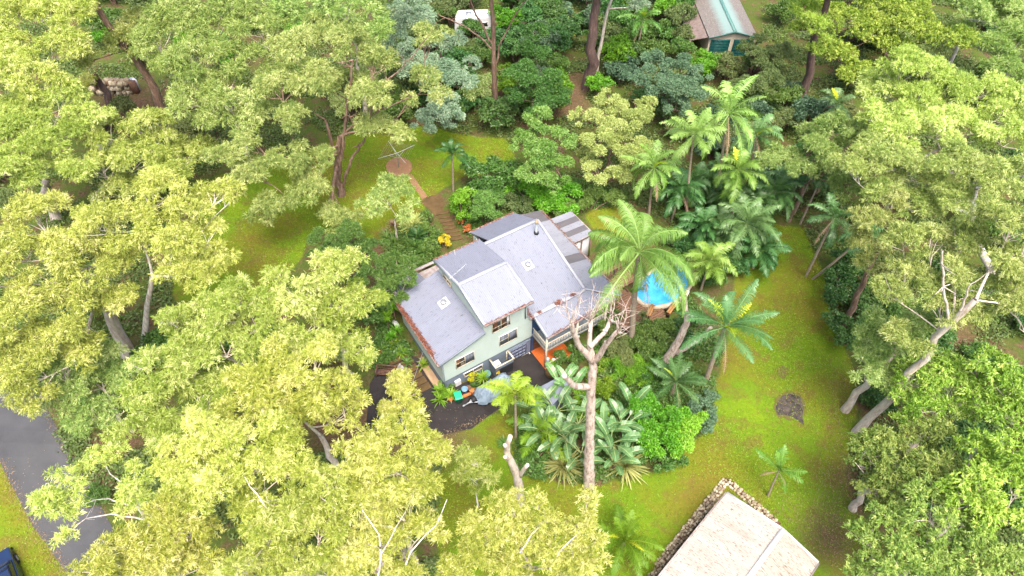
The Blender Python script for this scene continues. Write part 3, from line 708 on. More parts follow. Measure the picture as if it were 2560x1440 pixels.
# windows
def window(x0, x1, z0, z1, y=0.0, cols=2, hbar=.5, curtain=None, awn=True, low=None):
    g = G(); t = .05
    for a, b in (((x0 - t, z0 - t), (x1 + t, z0)), ((x0 - t, z1), (x1 + t, z1 + t)), ((x0 - t, z0), (x0, z1)), ((x1, z0), (x1 + t, z1))): g.box(a[0], y - .06, a[1], b[0], y + .01, b[1])
    for i in range(1, cols): xm = x0 + (x1 - x0) * i / cols; g.box(xm - .025, y - .045, z0, xm + .025, y - .005, z1)
    if hbar: zm = z0 + (z1 - z0) * hbar; g.box(x0, y - .04, zm - .025, x0 + (x1 - x0) * (low or 1), y - .008, zm + .025)
    f = g.build('window', 'cream', house)
    p = G(); p.box(x0, y - .02, z0, x1, y - .004, z1); p.build('pane', 'glass', f)
    if curtain:
        for a, b, m in curtain: q = G(); q.box(x0 + (x1 - x0) * a, y - .026, z0 + .03, x0 + (x1 - x0) * b, y - .0215, z1 - .03); q.build('curtain', m, f)
    if awn: w = G(); w.box(x0 - .12, y - .10, z1 + t, x1 + .12, y - .002, z1 + t + .03); w.build('sill_cap', 'white', f)
    return f
window(4.83, 6.47, 4.82, 6.05, cols=2, hbar=.42, curtain=[(.84, .97, 'white'), (.06, .3, 'brown_int'), (.52, .74, 'brown_int')], awn=False)
window(5.48, 7.17, 2.46, 3.78, cols=2, hbar=.5, low=.5, curtain=[(.04, .46, 'curtain'), (.54, .98, 'curtain')])
window(1.29, 2.95, 2.45, 3.66, cols=2, hbar=.5, low=.5, curtain=[(.54, .98, 'curtain'), (.03, .24, 'brown_int')])
window(1.95, 3.67, .55, 1.05, y=.05, cols=2, hbar=0, awn=True)
g = G(); g.box(3.9, 5.15, 5.95, 3.99, 6.55, 6.0); g.box(3.9, 5.15, 6.45, 3.99, 6.55, 6.5); g.box(3.9, 5.15, 6.0, 3.99, 5.2, 6.45); g.box(3.9, 6.5, 6.0, 3.99, 6.55, 6.45); g.box(3.9, 5.82, 6.0, 3.985, 5.88, 6.45)
f = g.build('window', 'cream', house); p = G(); p.box(3.95, 5.2, 6.0, 3.985, 6.5, 6.45); p.build('pane', 'glass', f)
# garage door, with its panel grid, and the timber sill under it
g = G(); g.box(6.3, -.02, -.85, 8.2, .045, 1.02)
for i in range(4):
    for j in range(5): g.box(6.34 + j * .37, -.04, -.80 + i * .46, 6.34 + j * .37 + .33, -.02, -.80 + i * .46 + .40)
g.build('garage_door', 'garage', house)
hbox('door_frame', 6.2, -.05, 1.02, 8.62, .045, 1.12, 'blue_wall'); hbox('door_sill', 6.2, -.22, -1.1, 8.55, .04, -.80, 'cream')
hbox('door_panel', 8.24, -.03, -.85, 8.64, .045, 1.02, 'garage')
# veranda: floor, posts, balusters, rails, door
vf = hbox('veranda_floor', 8.78, -2.15, 1.60, 15.2, -.02, 1.76, 'fascia')
for x in (8.82, 12.0, 15.1): g = G(); g.box(x - .07, -2.22, -1.3, x + .07, -2.08, 3.9); g.build('veranda_post', 'cream', house)
g = G(); g.box(8.9, -2.19, 2.68, 15.1, -2.11, 2.78); g.box(8.9, -2.17, 1.78, 15.1, -2.13, 1.86); g.box(8.76, -2.1, 2.68, 8.84, -.1, 2.78); g.box(8.78, -2.1, 1.78, 8.82, -.1, 1.86); g.build('handrail', 'cream', house)
g = G()
for x in np.arange(8.95, 15.05, .17): g.box(x, -2.175, 1.86, x + .06, -2.125, 2.68)
for y in np.arange(-2.0, -.15, .17): g.box(8.775, y, 1.86, 8.825, y + .06, 2.68)
st = g.build('baluster_railing', 'rail', house)
hbox('veranda_door', 10.6, -.05, 1.78, 11.5, -.003, 3.75, 'glass'); hbox('entry_door', 9.0, -.06, -.95, 9.9, -.004, 1.1, 'brown_int')
g = G(); g.tube([(9.6, -1.2, 3.9), (9.6, -1.2, 3.5)], [.02, .02], 6); g.box(9.35, -1.45, 3.42, 9.85, -.95, 3.5); g.build('ceiling_lamp', 'white', house)
pt = hbox('porch_floor', 8.72, -2.45, -1.05, 11.7, -.06, -.78, 'orange_tile')
g = G()
for x in np.arange(9.0, 11.6, .45): g.box(x, -2.44, -.785, x + .012, -.07, -.777)
for y in np.arange(-2.3, -.1, .45): g.box(8.73, y, -.785, 11.69, y + .012, -.777)
g.build('tile_joints', 'tan', pt)
hbox('porch_screen', 9.1, -2.42, -1.0, 10.5, -2.36, .05, 'cream')
# roof furniture
fl = lathe('flue', [(.17, 0), (.17, .28), (.115, .3), (.115, 1.35), (.10, 1.36)], 'grey_metal', house, (13.2, 6.15, 6.45), 16)
lathe('flue_cap', [(.15, 1.36), (.17, 1.45), (.17, 1.6), (.02, 1.66)], 'tan', fl, (13.2, 6.15, 6.45), 16); lathe('flue_collar', [(.24, .02), (.22, .2), (.18, .3)], 'black', fl, (13.2, 6.15, 6.5), 16)
def vent(x, y, z, sx, sy):
    """white flashing square with a low round ventilator, lying on the roof slope"""
    o = panel('vent_flashing', [(x - .42, y - .42, z - .42 * sx - .42 * sy), (x + .42, y - .42, z + .42 * sx - .42 * sy), (x + .42, y + .42, z + .42 * sx + .42 * sy), (x - .42, y + .42, z - .42 * sx + .42 * sy)], .03, 'white', house)
    lathe('roof_vent', [(.24, -.05), (.24, .14), (.27, .15), (.27, .19), (.2, .24), (.03, .26)], 'metal', o, (x, y, z), 20)
vent(2.75, 4.4, 5.50, .3155, 0); vent(10.82, 3.85, 5.94, 0, .303)
g = G(); g.tube([(5.5, 7.1, 7.3), (5.5, 7.1, 7.85)], [.04, .04], 8); g.build('vent_pipe', 'white', house)
g = G(); g.tube([(3.9, 3.7, 8.1), (3.9, 3.7, 9.75)], [.022, .018], 6)
an = g.build('antenna_mast', 'metal', house); g = G(); g.tube([(3.2, 3.75, 8.95), (4.9, 3.9, 9.55)], [.016, .016], 5)
for i, x in enumerate(np.linspace(3.25, 4.85, 13)):
    q = (x - 3.2) / 1.7; hl = .48 - .16 * (i % 3 == 1) - .08 * q; g.tube([(x - hl * .25, 3.75 + .15 * q - hl, 8.95 + .6 * q), (x + hl * .25, 3.75 + .15 * q + hl, 8.95 + .6 * q)], [.006, .006], 4)
g.tube([(3.55, 3.1, 9.7), (4.2, 4.4, 9.7)], [.012, .012], 4); g.tube([(3.6, 3.2, 9.0), (4.2, 4.3, 9.0)], [.012, .012], 4)
g.build('antenna_array', 'metal', an)
hbox('meter_box', .95, -.16, .05, 1.5, .045, .72, 'white', bevel=.01)
# screen enclosure on the front wall, its white unit and a hose reel
en = hbox('enclosure_panel', 4.45, -1.0, -1.0, 4.52, .03, 1.2, 'blue_wall')
hbox('enclosure_front', 4.52, -1.0, .72, 6.2, -.94, 1.2, 'blue_wall', en); hbox('enclosure_front', 4.52, -.98, -1.0, 6.2, -.95, .72, 'black', en); hbox('enclosure_side', 6.2, -1.0, .72, 6.26, .03, 1.2, 'blue_wall', en)
g = G(); g.box(4.38, -1.07, 1.2, 6.33, -.95, 1.25); g.box(4.38, -.95, 1.2, 4.54, .0, 1.25); g.box(6.18, -.95, 1.2, 6.33, .0, 1.25); g.box(6.1, -.08, -.8, 6.18, -.01, 1.2); g.build('enclosure_rim', 'cream', en)
hp = thing('water_heater', 'white boxy water heater standing inside the blue wall enclosure', 'water heater', hw(4.9, -.45, -.8), RZ)
hbox('cabinet', -.28, -.25, 0, .28, .25, 1.75, 'white', hp, .02); hbox('grille', -.2, -.262, .9, .2, -.252, 1.5, 'metal', hp)
# debris lying on the roofs and in the gutters
g = G(); pts, hs = [], []
def lit(a, b, n, w, up=.08):
    t = rng.random(n)[:, None]; p = np.asarray(a, float) * (1 - t) + np.asarray(b, float) * t + rng.normal(size=(n, 3)) * [w, w, .03] + [0, 0, up]
    q = np.array([hw(*k) for k in p]); d = unit(rng.normal(size=(n, 3)) * [1, 1, .35]); add_leaves(g, q, d, rng.uniform(.12, .28, n), rng.uniform(.03, .06, n), np.clip(rng.normal(.45, .25, n), 0, 1), flat=np.array([0, 0, 1.5]))
lit((-.3, .9, 4.5), (-.3, 7.3, 4.5), 1100, .09); lit((-.2, .9, 4.55), (-.2, 6.5, 4.55), 420, .10); lit((-.36, -.2, 4.45), (-.36, 1, 4.45), 60, .05)
lit((3.8, -.72, 7.38), (8.2, -.72, 7.38), 260, .06, .04); lit((3.8, 7.66, 7.2), (8.2, 7.66, 7.2), 200, .07, .04); lit((8.4, -.6, 4.8), (8.4, .7, 5.0), 130, .12, .06)
lit((9.2, 11.05, 4.74), (13.9, 11.05, 4.74), 230, .07, .04); lit((16.8, -1.8, 4.0), (16.8, 10.4, 4.0), 330, .10, .05); lit((9.2, -2.34, 3.95), (15.5, -2.1, 3.95), 260, .10, .05); lit((14.15, .3, 4.75), (14.15, 8, 4.76), 170, .09, .03)
lit((11.0, -.25, 4.75), (11.5, -.3, 4.72), 160, .13, .05); lit((9.2, -.25, 4.72), (9.4, -.25, 4.72), 70, .08, .05); lit((12.6, -.2, 4.75), (12.9, -.25, 4.75), 70, .09, .04); lit((0, 9.9, 4.1), (2.9, 9.9, 4.1), 160, .06, .04)
tag(g.build('leaf_litter', 'litter'), kind='stuff')
# patio awning with alternating white and smoky sheets
aw = thing('patio_awning', 'low patio roof of white and grey striped sheets behind the house', 'awning', hw(17.3, 5.9, 0), RZ)
def apan(y0, y1, mat): panel('roof_sheet', [(0, y0, 3.3), (2.45, y0, 3.12), (2.45, y1, 3.12), (0, y1, 3.3)], .05, mat, aw)
for (y0, y1, mt) in ((0, .78, 'roof_side'), (.78, 1.5, 'roof_smoky'), (1.5, 2.2, 'roof_side'), (2.2, 2.95, 'roof_smoky'), (2.95, 3.75, 'roof_side')): apan(y0, y1 - .003, mt)
g = G(); g.box(2.45, -.02, 3.0, 2.53, 3.77, 3.14); g.box(0, -.08, 3.12, 2.45, -.01, 3.24); g.build('fascia', 'gutter', aw)
for x, y in ((2.3, .1), (2.3, 3.6), (.2, .1), (.2, 3.6), (1.2, .1)): g = G(); g.box(x - .05, y - .05, -1.0, x + .05, y + .05, 3.05); g.build('post', 'bark_brown', aw)
g = G(); g.box(.1, .2, -1, 2.2, .26, 2.6); g.build('back_screen', 'white', aw)
# overhead service wire
w0, w1, w2 = hw(-.42, 2.1, 4.2), at(1042, 1000, 5.0), at(1000, 1440, 9.0)
g = G(); t = np.linspace(0, 1, 24)[:, None]; pw = w0 + (w2 + [-6, -14, 3] - w0) * t; pw[:, 2] -= 1.3 * np.sin(t[:, 0] * pi); mid_ = atz(1042, 1000, pw[6, 2])
g.tube(pw, np.full(24, .018), 4); tag(g.build('power_cable', 'metal'), 'thin grey power wire slung from the left eave over the drive', 'cable')

# ---------------------------------------------------------------- pool, deck, sheds, walls and small things
def wbox(g, c, dx, dy, dz, rz=0, z0=0.0):
    Mx = Matrix.Translation(Vector([float(q) for q in c])) @ Matrix.Rotation(rz, 4, 'Z'); g.box(-dx / 2, -dy / 2, z0, dx / 2, dy / 2, z0 + dz, Mx)
m_, nt, b_ = new_mat('pool_water')
f = noise(nt, .55, 4, coords(nt)); L(nt, ramp(nt, f, [(.38, (.02, .19, .42)), (.62, (.06, .33, .58))]), b_.inputs['Base Color']); b_.inputs['Roughness'].default_value = .08; b_.inputs['Specular IOR Level'].default_value = .5
bump(nt, b_, noise(nt, 4, 3, coords(nt)), .12, .03); M['pool_water'] = m_
M['coping'] = simple('coping', (.40, .34, .26), (.30, .25, .18), 2, .8, .2, 0, .4, 14)
M['deck_wood'] = simple('deck_wood', (.24, .13, .075), (.12, .065, .04), 1.2, .7, .3, 0, .3, 8, (1, 8, 1))
M['new_wood'] = simple('new_wood', (.34, .17, .06), (.25, .12, .04), 2, .6)
M['old_wood'] = simple('old_wood', (.16, .085, .055), (.08, .045, .03), 3, .8, .2, 0, .4, 10)
M['stone'] = simple('stone', (.36, .34, .31), (.22, .20, .18), 3, .85, .2, 0, .5, 9)
PZ = 0.05
pool_px = [(1645, 672), (1662, 663), (1690, 662), (1727, 680), (1733, 695), (1722, 715), (1705, 738), (1688, 752), (1668, 760), (1640, 765), (1612, 759), (1596, 747), (1588, 728), (1600, 705), (1622, 688)]
PW = [atz(x, y, PZ)[:2] for x, y in pool_px]; pc = np.mean(PW, 0)
def zp(x, y): return PZ
wt = sheet('pool_water', [tuple(p) for p in PW], 'pool_water', 0.0, 1.0, zp, 'structure')
g = G(); n = len(PW); out = [pc + (p - pc) * (1 + .30 / np.linalg.norm(p - pc)) for p in PW]
for i in range(n):
    j = (i + 1) % n; a, b, c, d = PW[i], PW[j], out[j], out[i]
    v = [(*q, z) for z in (PZ - .5, PZ + .13) for q in (a, b, c, d)]; g.add(v, [(4, 5, 6, 7), (0, 1, 5, 4), (2, 3, 7, 6), (0, 3, 2, 1)])
tag(g.build('pool_coping', 'coping'), 'pale stone coping round the blue swimming pool', 'pool edge')
dk = thing('pool_deck', 'weathered timber deck boards between the house and the pool', 'deck', hw(17.5, -1, -.4), RZ)
OUT = [tuple(p) for p in out]
# boards run along the house axis, cut where the pool lies
g = G(); cand = []
for k in range(34):
    v0 = -4.6 + k * .245; us = np.arange(16.95, 25.0, .15); P3 = np.array([hw(u, v0 + .12, 0) for u in us]); dd = inside(OUT, P3[:, 0], P3[:, 1]); lim = 20.6 + .9 * sin(k * .2) if v0 < 1.0 else 21.6
    ok = (~dd) & (us < lim); run = None
    for i, u in enumerate(us):
        if ok[i] and run is None: run = u
        if run is not None and (not ok[i] or i == len(us) - 1):
            if u - run > .2: g.box(run - 17.5, v0 + 1, .25, u - 17.5, v0 + 1 + .225, .33)
            run = None
g.build('deck_boards', 'deck_wood', dk)
g = G()
for u in (17.1, 18.6, 20.2): g.box(u - 17.5 - .05, -3.5, -.6, u - 17.5 + .05, 4.4, .245)
g.build('joists', 'old_wood', dk)
for (px, py, rz, lb) in ((1625, 782, 1.1, 'orange timber bench slab on the deck below the pool'), (1678, 776, .95, 'orange timber box seat at the lower right of the pool')):
    B = atz(px, py, .1); b2 = thing('timber_bench', lb, 'bench', B, rz, 'orange timber seats by the pool'); g = G(); g.box(-.75, -.2, .38, .75, -.01, .44); g.box(-.75, .01, .38, .75, .2, .44); g.build('seat', 'new_wood', b2)
    g = G(); g.box(-.65, -.18, -.4, -.55, .18, .38); g.build('leg', 'old_wood', b2); g = G(); g.box(.55, -.18, -.4, .65, .18, .38); g.build('leg', 'old_wood', b2)
fn = thing('pool_fence', 'dark pool fence between the deck and the patio', 'fence', hw(18.2, 2.5, -.3), RZ)
g = G()
for i in range(28): g.box(i * .13 - .012, -.012, .1, i * .13 + .012, .012, 1.25)
g.box(-.03, -.02, 1.22, 3.6, .02, 1.28); g.box(-.03, -.02, .12, 3.6, .02, .17); g.build('pickets', 'black', fn)
for x in (0, 1.8, 3.6): g = G(); g.box(x - .035, -.035, -.3, x + .035, .035, 1.35); g.build('post', 'black', fn)

# stepping stones, side steps
SG = 'stepping stones down to the house'
k = 0
for i, (px, py) in enumerate([(1103, 533), (1108, 543), (1113, 552), (1118, 561), (1123, 570), (1128, 579), (1133, 588), (1139, 597)]):
    c = at(px + 3, py, .0); v = np.array([(sx * (.62 + .06 * rng.normal()), sy * (.22 + .02 * rng.normal()), z) for z in (-.25, .1) for sx, sy in ((-1, -1), (1, -1), (1, 1), (-1, 1))])
    o = pyobj('step_stone', v, [(0, 3, 2, 1), (4, 5, 6, 7), (0, 1, 5, 4), (1, 2, 6, 5), (2, 3, 7, 6), (3, 0, 4, 7)], 'stone_path', None, False, .03); o.location = c; o.rotation_euler = (0, 0, .25 + rng.normal() * .04)
    tag(o, ('first' if i == 0 else 'second' if i == 1 else 'third' if i == 2 else 'fourth' if i == 3 else 'fifth' if i == 4 else 'sixth' if i == 5 else 'seventh' if i == 6 else 'lowest') + ' brown stepping stone counting down from the lawn to the house', 'stepping stone', SG)
for i in range(8):
    v0 = .9 + i * .72; c = hw(-1.75 - .03 * i, v0 + .36, 0); zz = float(gz(c[0], c[1])) + .05
    vv = [(x, y, z) for z in (-.4, .0) for x, y in ((-.95, -.33), (.95, -.33), (.95, .33), (-.95, .33))]
    o = pyobj('garden_step', vv, [(0, 3, 2, 1), (4, 5, 6, 7), (0, 1, 5, 4), (1, 2, 6, 5), (2, 3, 7, 6), (3, 0, 4, 7)], 'stone_path', None, False, .02); o.location = (c[0], c[1], zz + .05); o.rotation_euler = (0, 0, RZ + rng.normal() * .02)
    tag(o, ['lowest', 'second', 'third', 'fourth', 'fifth', 'sixth', 'seventh', 'topmost'][i] + ' mossy brown step counting up beside the left house wall', 'step', 'side steps along the left house wall')
ac = thing('air_conditioner', 'small white air conditioner unit at the back of the left wall', 'air conditioner', hw(-.75, 7.4, float(gz(*hw(-.75, 7.4, 0)[:2])) + .1), RZ)
g = G(); g.box(-.2, -.4, .05, .2, .4, .65); g.build('casing', 'white', ac); g = G(); g.tube(np.array([(-.201, 0, .35), (-.215, 0, .35)]), [.24, .24], 16, cap=True); g.build('fan_grille', 'black', ac)

# rotary clothes line
B = at(998, 419, .05); cl_ = thing('clothes_line', 'rotary clothes line on the round brick paving', 'clothes line', B, .35)
g = G(); g.tube([(0, 0, -.1), (0, 0, 2.0)], [.045, .035], 8); g.build('pole', 'metal', cl_)
tipz = []
for i in range(4):
    a = i * pi / 2 + .2; e = (cos(a) * 2.1, sin(a) * 2.1, 2.15); tipz.append(np.array(e)); g = G(); g.tube([(0, 0, 1.95), e], [.028, .02], 6); g.tube([(0, 0, 1.3), (cos(a) * .9, sin(a) * .9, 2.0)], [.015, .015], 5); g.build('arm', 'pale_arm' if 'pale_arm' in M else 'white', cl_)
g = G()
for q in (.4, .55, .7, .85, .98):
    for i in range(4):
        a, b = tipz[i] * [q, q, 1], tipz[(i + 1) % 4] * [q, q, 1]; g.tube([a, (a + b) / 2 - [0, 0, .05], b], [.006] * 3, 3)
g.build('line', 'metal', cl_)

# bench, seated statue, bin, bottle, pots
B = at(966, 936); be = thing('garden_bench', 'rustic dark slatted timber bench at the edge of the drive', 'bench', B, -.08)
for i in range(4): g = G(); g.box(-.82, -.34 + i * .15, .40, .82, -.21 + i * .15, .45); g.build('seat_slat', 'old_wood', be)
for x in (-.8, .8): g = G(); g.box(x - .05, -.36, 0, x + .05, -.27, .66); g.box(x - .05, .24, 0, x + .05, .33, .95); g.box(x - .06, -.38, .64, x + .06, .33, .69); g.build('armrest', 'old_wood', be)
g = G(); g.box(-.82, .27, .86, .82, .33, .97); g.box(-.82, .27, .5, .82, .32, .56)
for i in range(11): x = -.72 + i * .144; g.bar((x, .30, .5), (x + .05, .33, 1.0), .07, .03)
g.build('backrest', 'old_wood', be)
B = at(1004, 930); bd = thing('seated_statue', 'pale stone statue of a cross legged sitting figure on a plinth', 'statue', B, -.25)
pyobj('plinth', [(x, y, z) for z, s in ((0, .42), (.3, .40)) for x, y in ((-s, -s), (s, -s), (s, s), (-s, s))], [(0, 3, 2, 1), (4, 5, 6, 7), (0, 1, 5, 4), (1, 2, 6, 5), (2, 3, 7, 6), (3, 0, 4, 7)], 'stone', bd, False, .04)
def skinfig(name, joints, edges, radii, mat, parent, lev=2):
    me = bpy.data.meshes.new(name); me.from_pydata(joints, edges, []); o = bpy.data.objects.new(name, me); COL.objects.link(o); o.parent = parent
    md = o.modifiers.new('skin', 'SKIN'); sd = me.skin_vertices[0].data if me.skin_vertices else None
    if sd is None:
        bm = bmesh.new(); bm.from_mesh(me); bm.verts.layers.skin.verify(); bm.to_mesh(me); bm.free(); sd = me.skin_vertices[0].data
    for i, r in enumerate(radii): sd[i].radius = r if isinstance(r, tuple) else (r, r)
    sd[0].use_root = True; md.use_smooth_shade = True; sb = o.modifiers.new('sub', 'SUBSURF'); sb.levels = lev; sb.render_levels = lev
    me.materials.append(M[mat]); return o
J = [(0, 0, .46), (0, .02, .68), (0, .02, .88), (0, 0, 1.0), (0, -.02, 1.14), (0, 0, 1.28),
     (.17, .02, .90), (.25, 0, .70), (.12, -.20, .55), (-.17, .02, .90), (-.25, 0, .70), (-.12, -.20, .55),
     (.20, -.06, .42), (.40, -.22, .40), (.05, -.34, .38), (-.20, -.06, .42), (-.40, -.22, .40), (-.05, -.30, .46)]
E_ = [(0, 1), (1, 2), (2, 3), (3, 4), (4, 5), (2, 6), (6, 7), (7, 8), (2, 9), (9, 10), (10, 11), (0, 12), (12, 13), (13, 14), (0, 15), (15, 16), (16, 17)]
skinfig('figure', J, E_, [.20, .17, .17, .075, .125, .055, .085, .065, .05, .085, .065, .05, .14, .11, .075, .14, .11, .075], 'stone', bd)
M['bin_green'] = simple('bin_green', (.02, .42, .17), (.015, .36, .14), 2, .4); M['bin_dark'] = simple('bin_dark', (.012, .05, .03), (.01, .035, .022), 2, .5)
B = at(1147, 1004); bn = thing('wheelie_bin', 'green lidded wheelie bin by the front wall', 'bin', B, RZ - .25)
pyobj('body', [(x * s, y * s2, z) for z, s, s2 in ((.05, .22, .26), (.95, .29, .36)) for x, y in ((-1, -1), (1, -1), (1, 1), (-1, 1))], [(0, 3, 2, 1), (4, 5, 6, 7), (0, 1, 5, 4), (1, 2, 6, 5), (2, 3, 7, 6), (3, 0, 4, 7)], 'bin_dark', bn, False, .03)
pyobj('lid', [(x * s, y * s2, z) for z, s, s2 in ((.955, .32, .40), (1.03, .30, .38), (1.06, .2, .28)) for x, y in ((-1, -1), (1, -1), (1, 1), (-1, 1))], [(0, 3, 2, 1), (8, 9, 10, 11)] + [(a + i, a + (i + 1) % 4, a + 4 + (i + 1) % 4, a + 4 + i) for a in (0, 4) for i in range(4)], 'bin_green', bn, False, .012)
for x in (-.24, .24): g = G(); g.tube([(x - .03, .3, .1), (x + .03, .3, .1)], [.1, .1], 12, cap=True); g.build('wheel', 'black', bn)
g = G(); g.tube([(-.26, .42, .98), (.26, .42, .98)], [.02, .02], 6); g.build('handle', 'bin_dark', bn)
B = at(1368, 919); gb = thing('gas_bottle', 'tall grey gas bottle beside the porch post', 'gas bottle', B)
lathe('body', [(.17, .1), (.19, .16), (.19, 1.15), (.16, 1.25), (.06, 1.3)], 'metal', gb, n=18); lathe('collar', [(.13, 1.27), (.13, 1.42), (.115, 1.42), (.115, 1.28)], 'white', gb); lathe('foot_ring', [(.19, 0), (.19, .1)], 'red_paint' if 'red_paint' in M else 'orange_tile', gb)
def pot(name, label, px, py, r, h, mat, group='pots along the front wall', rim=None):
    B = at(px, py); t = thing(name, label, 'pot', B, 0, group); lathe('body', [(r * .68, 0), (r * .95, h * .6), (r, h * .92), (r * .92, h * .93), (r * .85, h * .8)], mat, t, n=18); lathe('rim', [(r * .9, h * .9), (r * 1.06, h * .9), (r * 1.06, h), (r * .9, h)], rim or mat, t, n=18); lathe('soil', [(r * .9, h * .88), (r * .02, h * .9)], 'old_wood', t, n=14); return t
M['teal_glaze'] = simple('teal_glaze', (.09, .20, .17), (.06, .14, .12), 3, .3); M['blue_glaze'] = simple('blue_glaze', (.05, .16, .26), (.16, .24, .30), 3, .3); M['terracotta'] = simple('terracotta', (.48, .17, .05), (.34, .11, .035), 3, .7); M['cobalt'] = simple('cobalt', (.02, .03, .30), (.015, .02, .2), 3, .3)
pot('plant_pot', 'tall round teal glazed pot by the enclosure', 1218, 944, .33, .7, 'teal_glaze'); pot('plant_pot', 'blue and white pot near the green bin', 1162, 978, .27, .4, 'blue_glaze'); pot('plant_pot', 'orange terracotta pot beside the long plank', 1181, 978, .26, .28, 'terracotta'); pot('plant_pot', 'brown pot under the yellow croton', 1172, 974, .22, .36, 'old_wood')
pot('plant_pot', 'brown pot of the plant next to the bin', 1127, 1000, .27, .4, 'terracotta'); pot('plant_pot', 'cobalt blue pot left of the garden bench', 944, 934, .2, .35, 'cobalt', 'cobalt pot')
pot('plant_pot', 'white pot next to the gas bottle', 1384, 908, .2, .5, 'white', 'porch pot')
B = at(1166, 990); lg = thing('log', 'short orange brown sawn log lying by the pots', 'log', B, RZ - .1); g = G(); g.tube([(-.4, 0, .13), (.4, 0, .13)], [.15, .14], 12, cap=True); g.build('wood', 'terracotta', lg, smooth=False)
B = at(1192, 978); pk = thing('timber_plank', 'long dark timber plank lying beside the covered trailer', 'plank', B, RZ + .02); g = G(); g.box(-.8, -.1, 0, 2.0, .1, .16); g.build('board', 'old_wood', pk)

# boat trailer under a blue grey tarpaulin
M['tarp'] = simple('tarp', (.17, .22, .26), (.11, .15, .19), 1.2, .5, .35, 0, .5, 2.2)
h0, h1 = at(1160, 1021), at(1275, 962); dv = h1 - h0; az = math.atan2(dv[1], dv[0]); tl = thing('covered_trailer', 'trailer under a crumpled blue grey tarpaulin, its drawbar on the drive', 'trailer', h0, az)
nx, ny = 26, 14; vs = []
for i in range(nx):
    for j in range(ny):
        q = i / (nx - 1); s = j / (ny - 1) * 2 - 1; x = 1.15 + q * 3.5; hw_ = .92 * min(1, .5 + q * 3.2); hump = 1.0 + .25 * sin(q * 6) * (1 - abs(s)) - .25 * (1 - min(1, q * 4))
        z = .38 + (hump - .35) * (1 - abs(s) ** 3.2) * min(1, (q + .1) * 5) * min(1, (1.06 - q) * 7) + .06 * sin(7 * q * 3 + 4 * s) * (1 - s * s) + rng.normal() * .02
        vs.append((x + .05 * sin(s * 9), s * hw_ * (1.0 + .04 * sin(q * 17)), z - .1 * (abs(s) > .9) * (1 + sin(q * 25))))
fs = [(i * ny + j, (i + 1) * ny + j, (i + 1) * ny + j + 1, i * ny + j + 1) for i in range(nx - 1) for j in range(ny - 1)]
tp = pyobj('tarpaulin', vs, fs, 'tarp', tl, False); sm = tp.modifiers.new('solid', 'SOLIDIFY'); sm.thickness = .02
g = G(); g.bar((0, 0, .42), (1.6, 0, .45), .08); g.bar((.5, 0, .42), (1.7, .6, .42), .07); g.bar((.5, 0, .42), (1.7, -.6, .42), .07); g.bar((1.5, -.75, .35), (4.5, -.75, .35), .07); g.bar((1.5, .75, .35), (4.5, .75, .35), .07); g.build('drawbar', 'metal', tl)
g = G(); g.box(-.09, -.06, .38, .14, .06, .50); g.build('coupling', 'metal', tl)
for y in (-.85, .85):
    w = G(); w.tube([(3.1, y - .09, .30), (3.1, y + .09, .30)], [.3, .3], 18, cap=True); ww = w.build('wheel', 'black', tl); r_ = G(); r_.tube([(3.1, y - .1, .30), (3.1, y + .1, .30)], [.17, .17], 14, cap=True); r_.build('rim', 'metal', ww)
w = G(); w.tube([(.75, .18, .16), (.75, .28, .16)], [.16, .16], 14, cap=True); w.tube([(.75, .23, .16), (.75, .23, .75)], [.03, .03], 6); w.build('jockey_wheel', 'black', tl); g = G(); g.box(.8, -.22, .48, 1.15, .22, .75); g.build('winch_box', 'black', tl)

# flat roofed little shed among the big leaves
def gshed(corn, z, H_, label):
    ps = [atz(x, y, z) for x, y in corn]; c = np.mean(ps, 0); g0 = float(gz(c[0], c[1])); t = thing('garden_shed', label, 'shed', (c[0], c[1], g0))
    rel = [p - np.array([c[0], c[1], g0]) for p in ps]; panel('roof', [(r[0], r[1], r[2] + .0) for r in rel], .07, 'slate_roof', t)
    ins = [r * [.9, .9, 1] for r in rel]
    for i in range(4):
        a, b = ins[i], ins[(i + 1) % 4]; d = (b - a)[:2]; nrm = np.array([-d[1], d[0]]) / np.linalg.norm(d) * .04; prism('wall', [(a[0], a[1], -.6), (b[0], b[1], -.6), (b[0], b[1], a[2] - .08), (a[0], a[1], a[2] - .08)], (nrm[0], nrm[1], 0), 'blue_wall', t)
M['slate_roof'] = simple('slate_roof', (.15, .17, .21), (.10, .115, .145), 1.4, .6, .3, 0, .3, 9)
gshed([(1348, 968), (1396, 943), (1430, 962), (1380, 1014)], 1.6, 2, 'small shed with a flat slate grey roof among the paddle leaves')
lathe('body', [(.5, 0), (.6, .25), (.55, .45), (.3, .5), (.02, .5)], 'stone_path', thing('garden_boulder', 'brown garden boulder at the corner of the drive', 'boulder', at(1378, 935)), n=9, smooth=False)
lathe('body', [(.35, 0), (.42, .2), (.36, .4), (.02, .45)], 'terracotta', thing('garden_urn', 'round rusty urn half hidden in the long bed', 'urn', at(1520, 952, 0)), n=14)

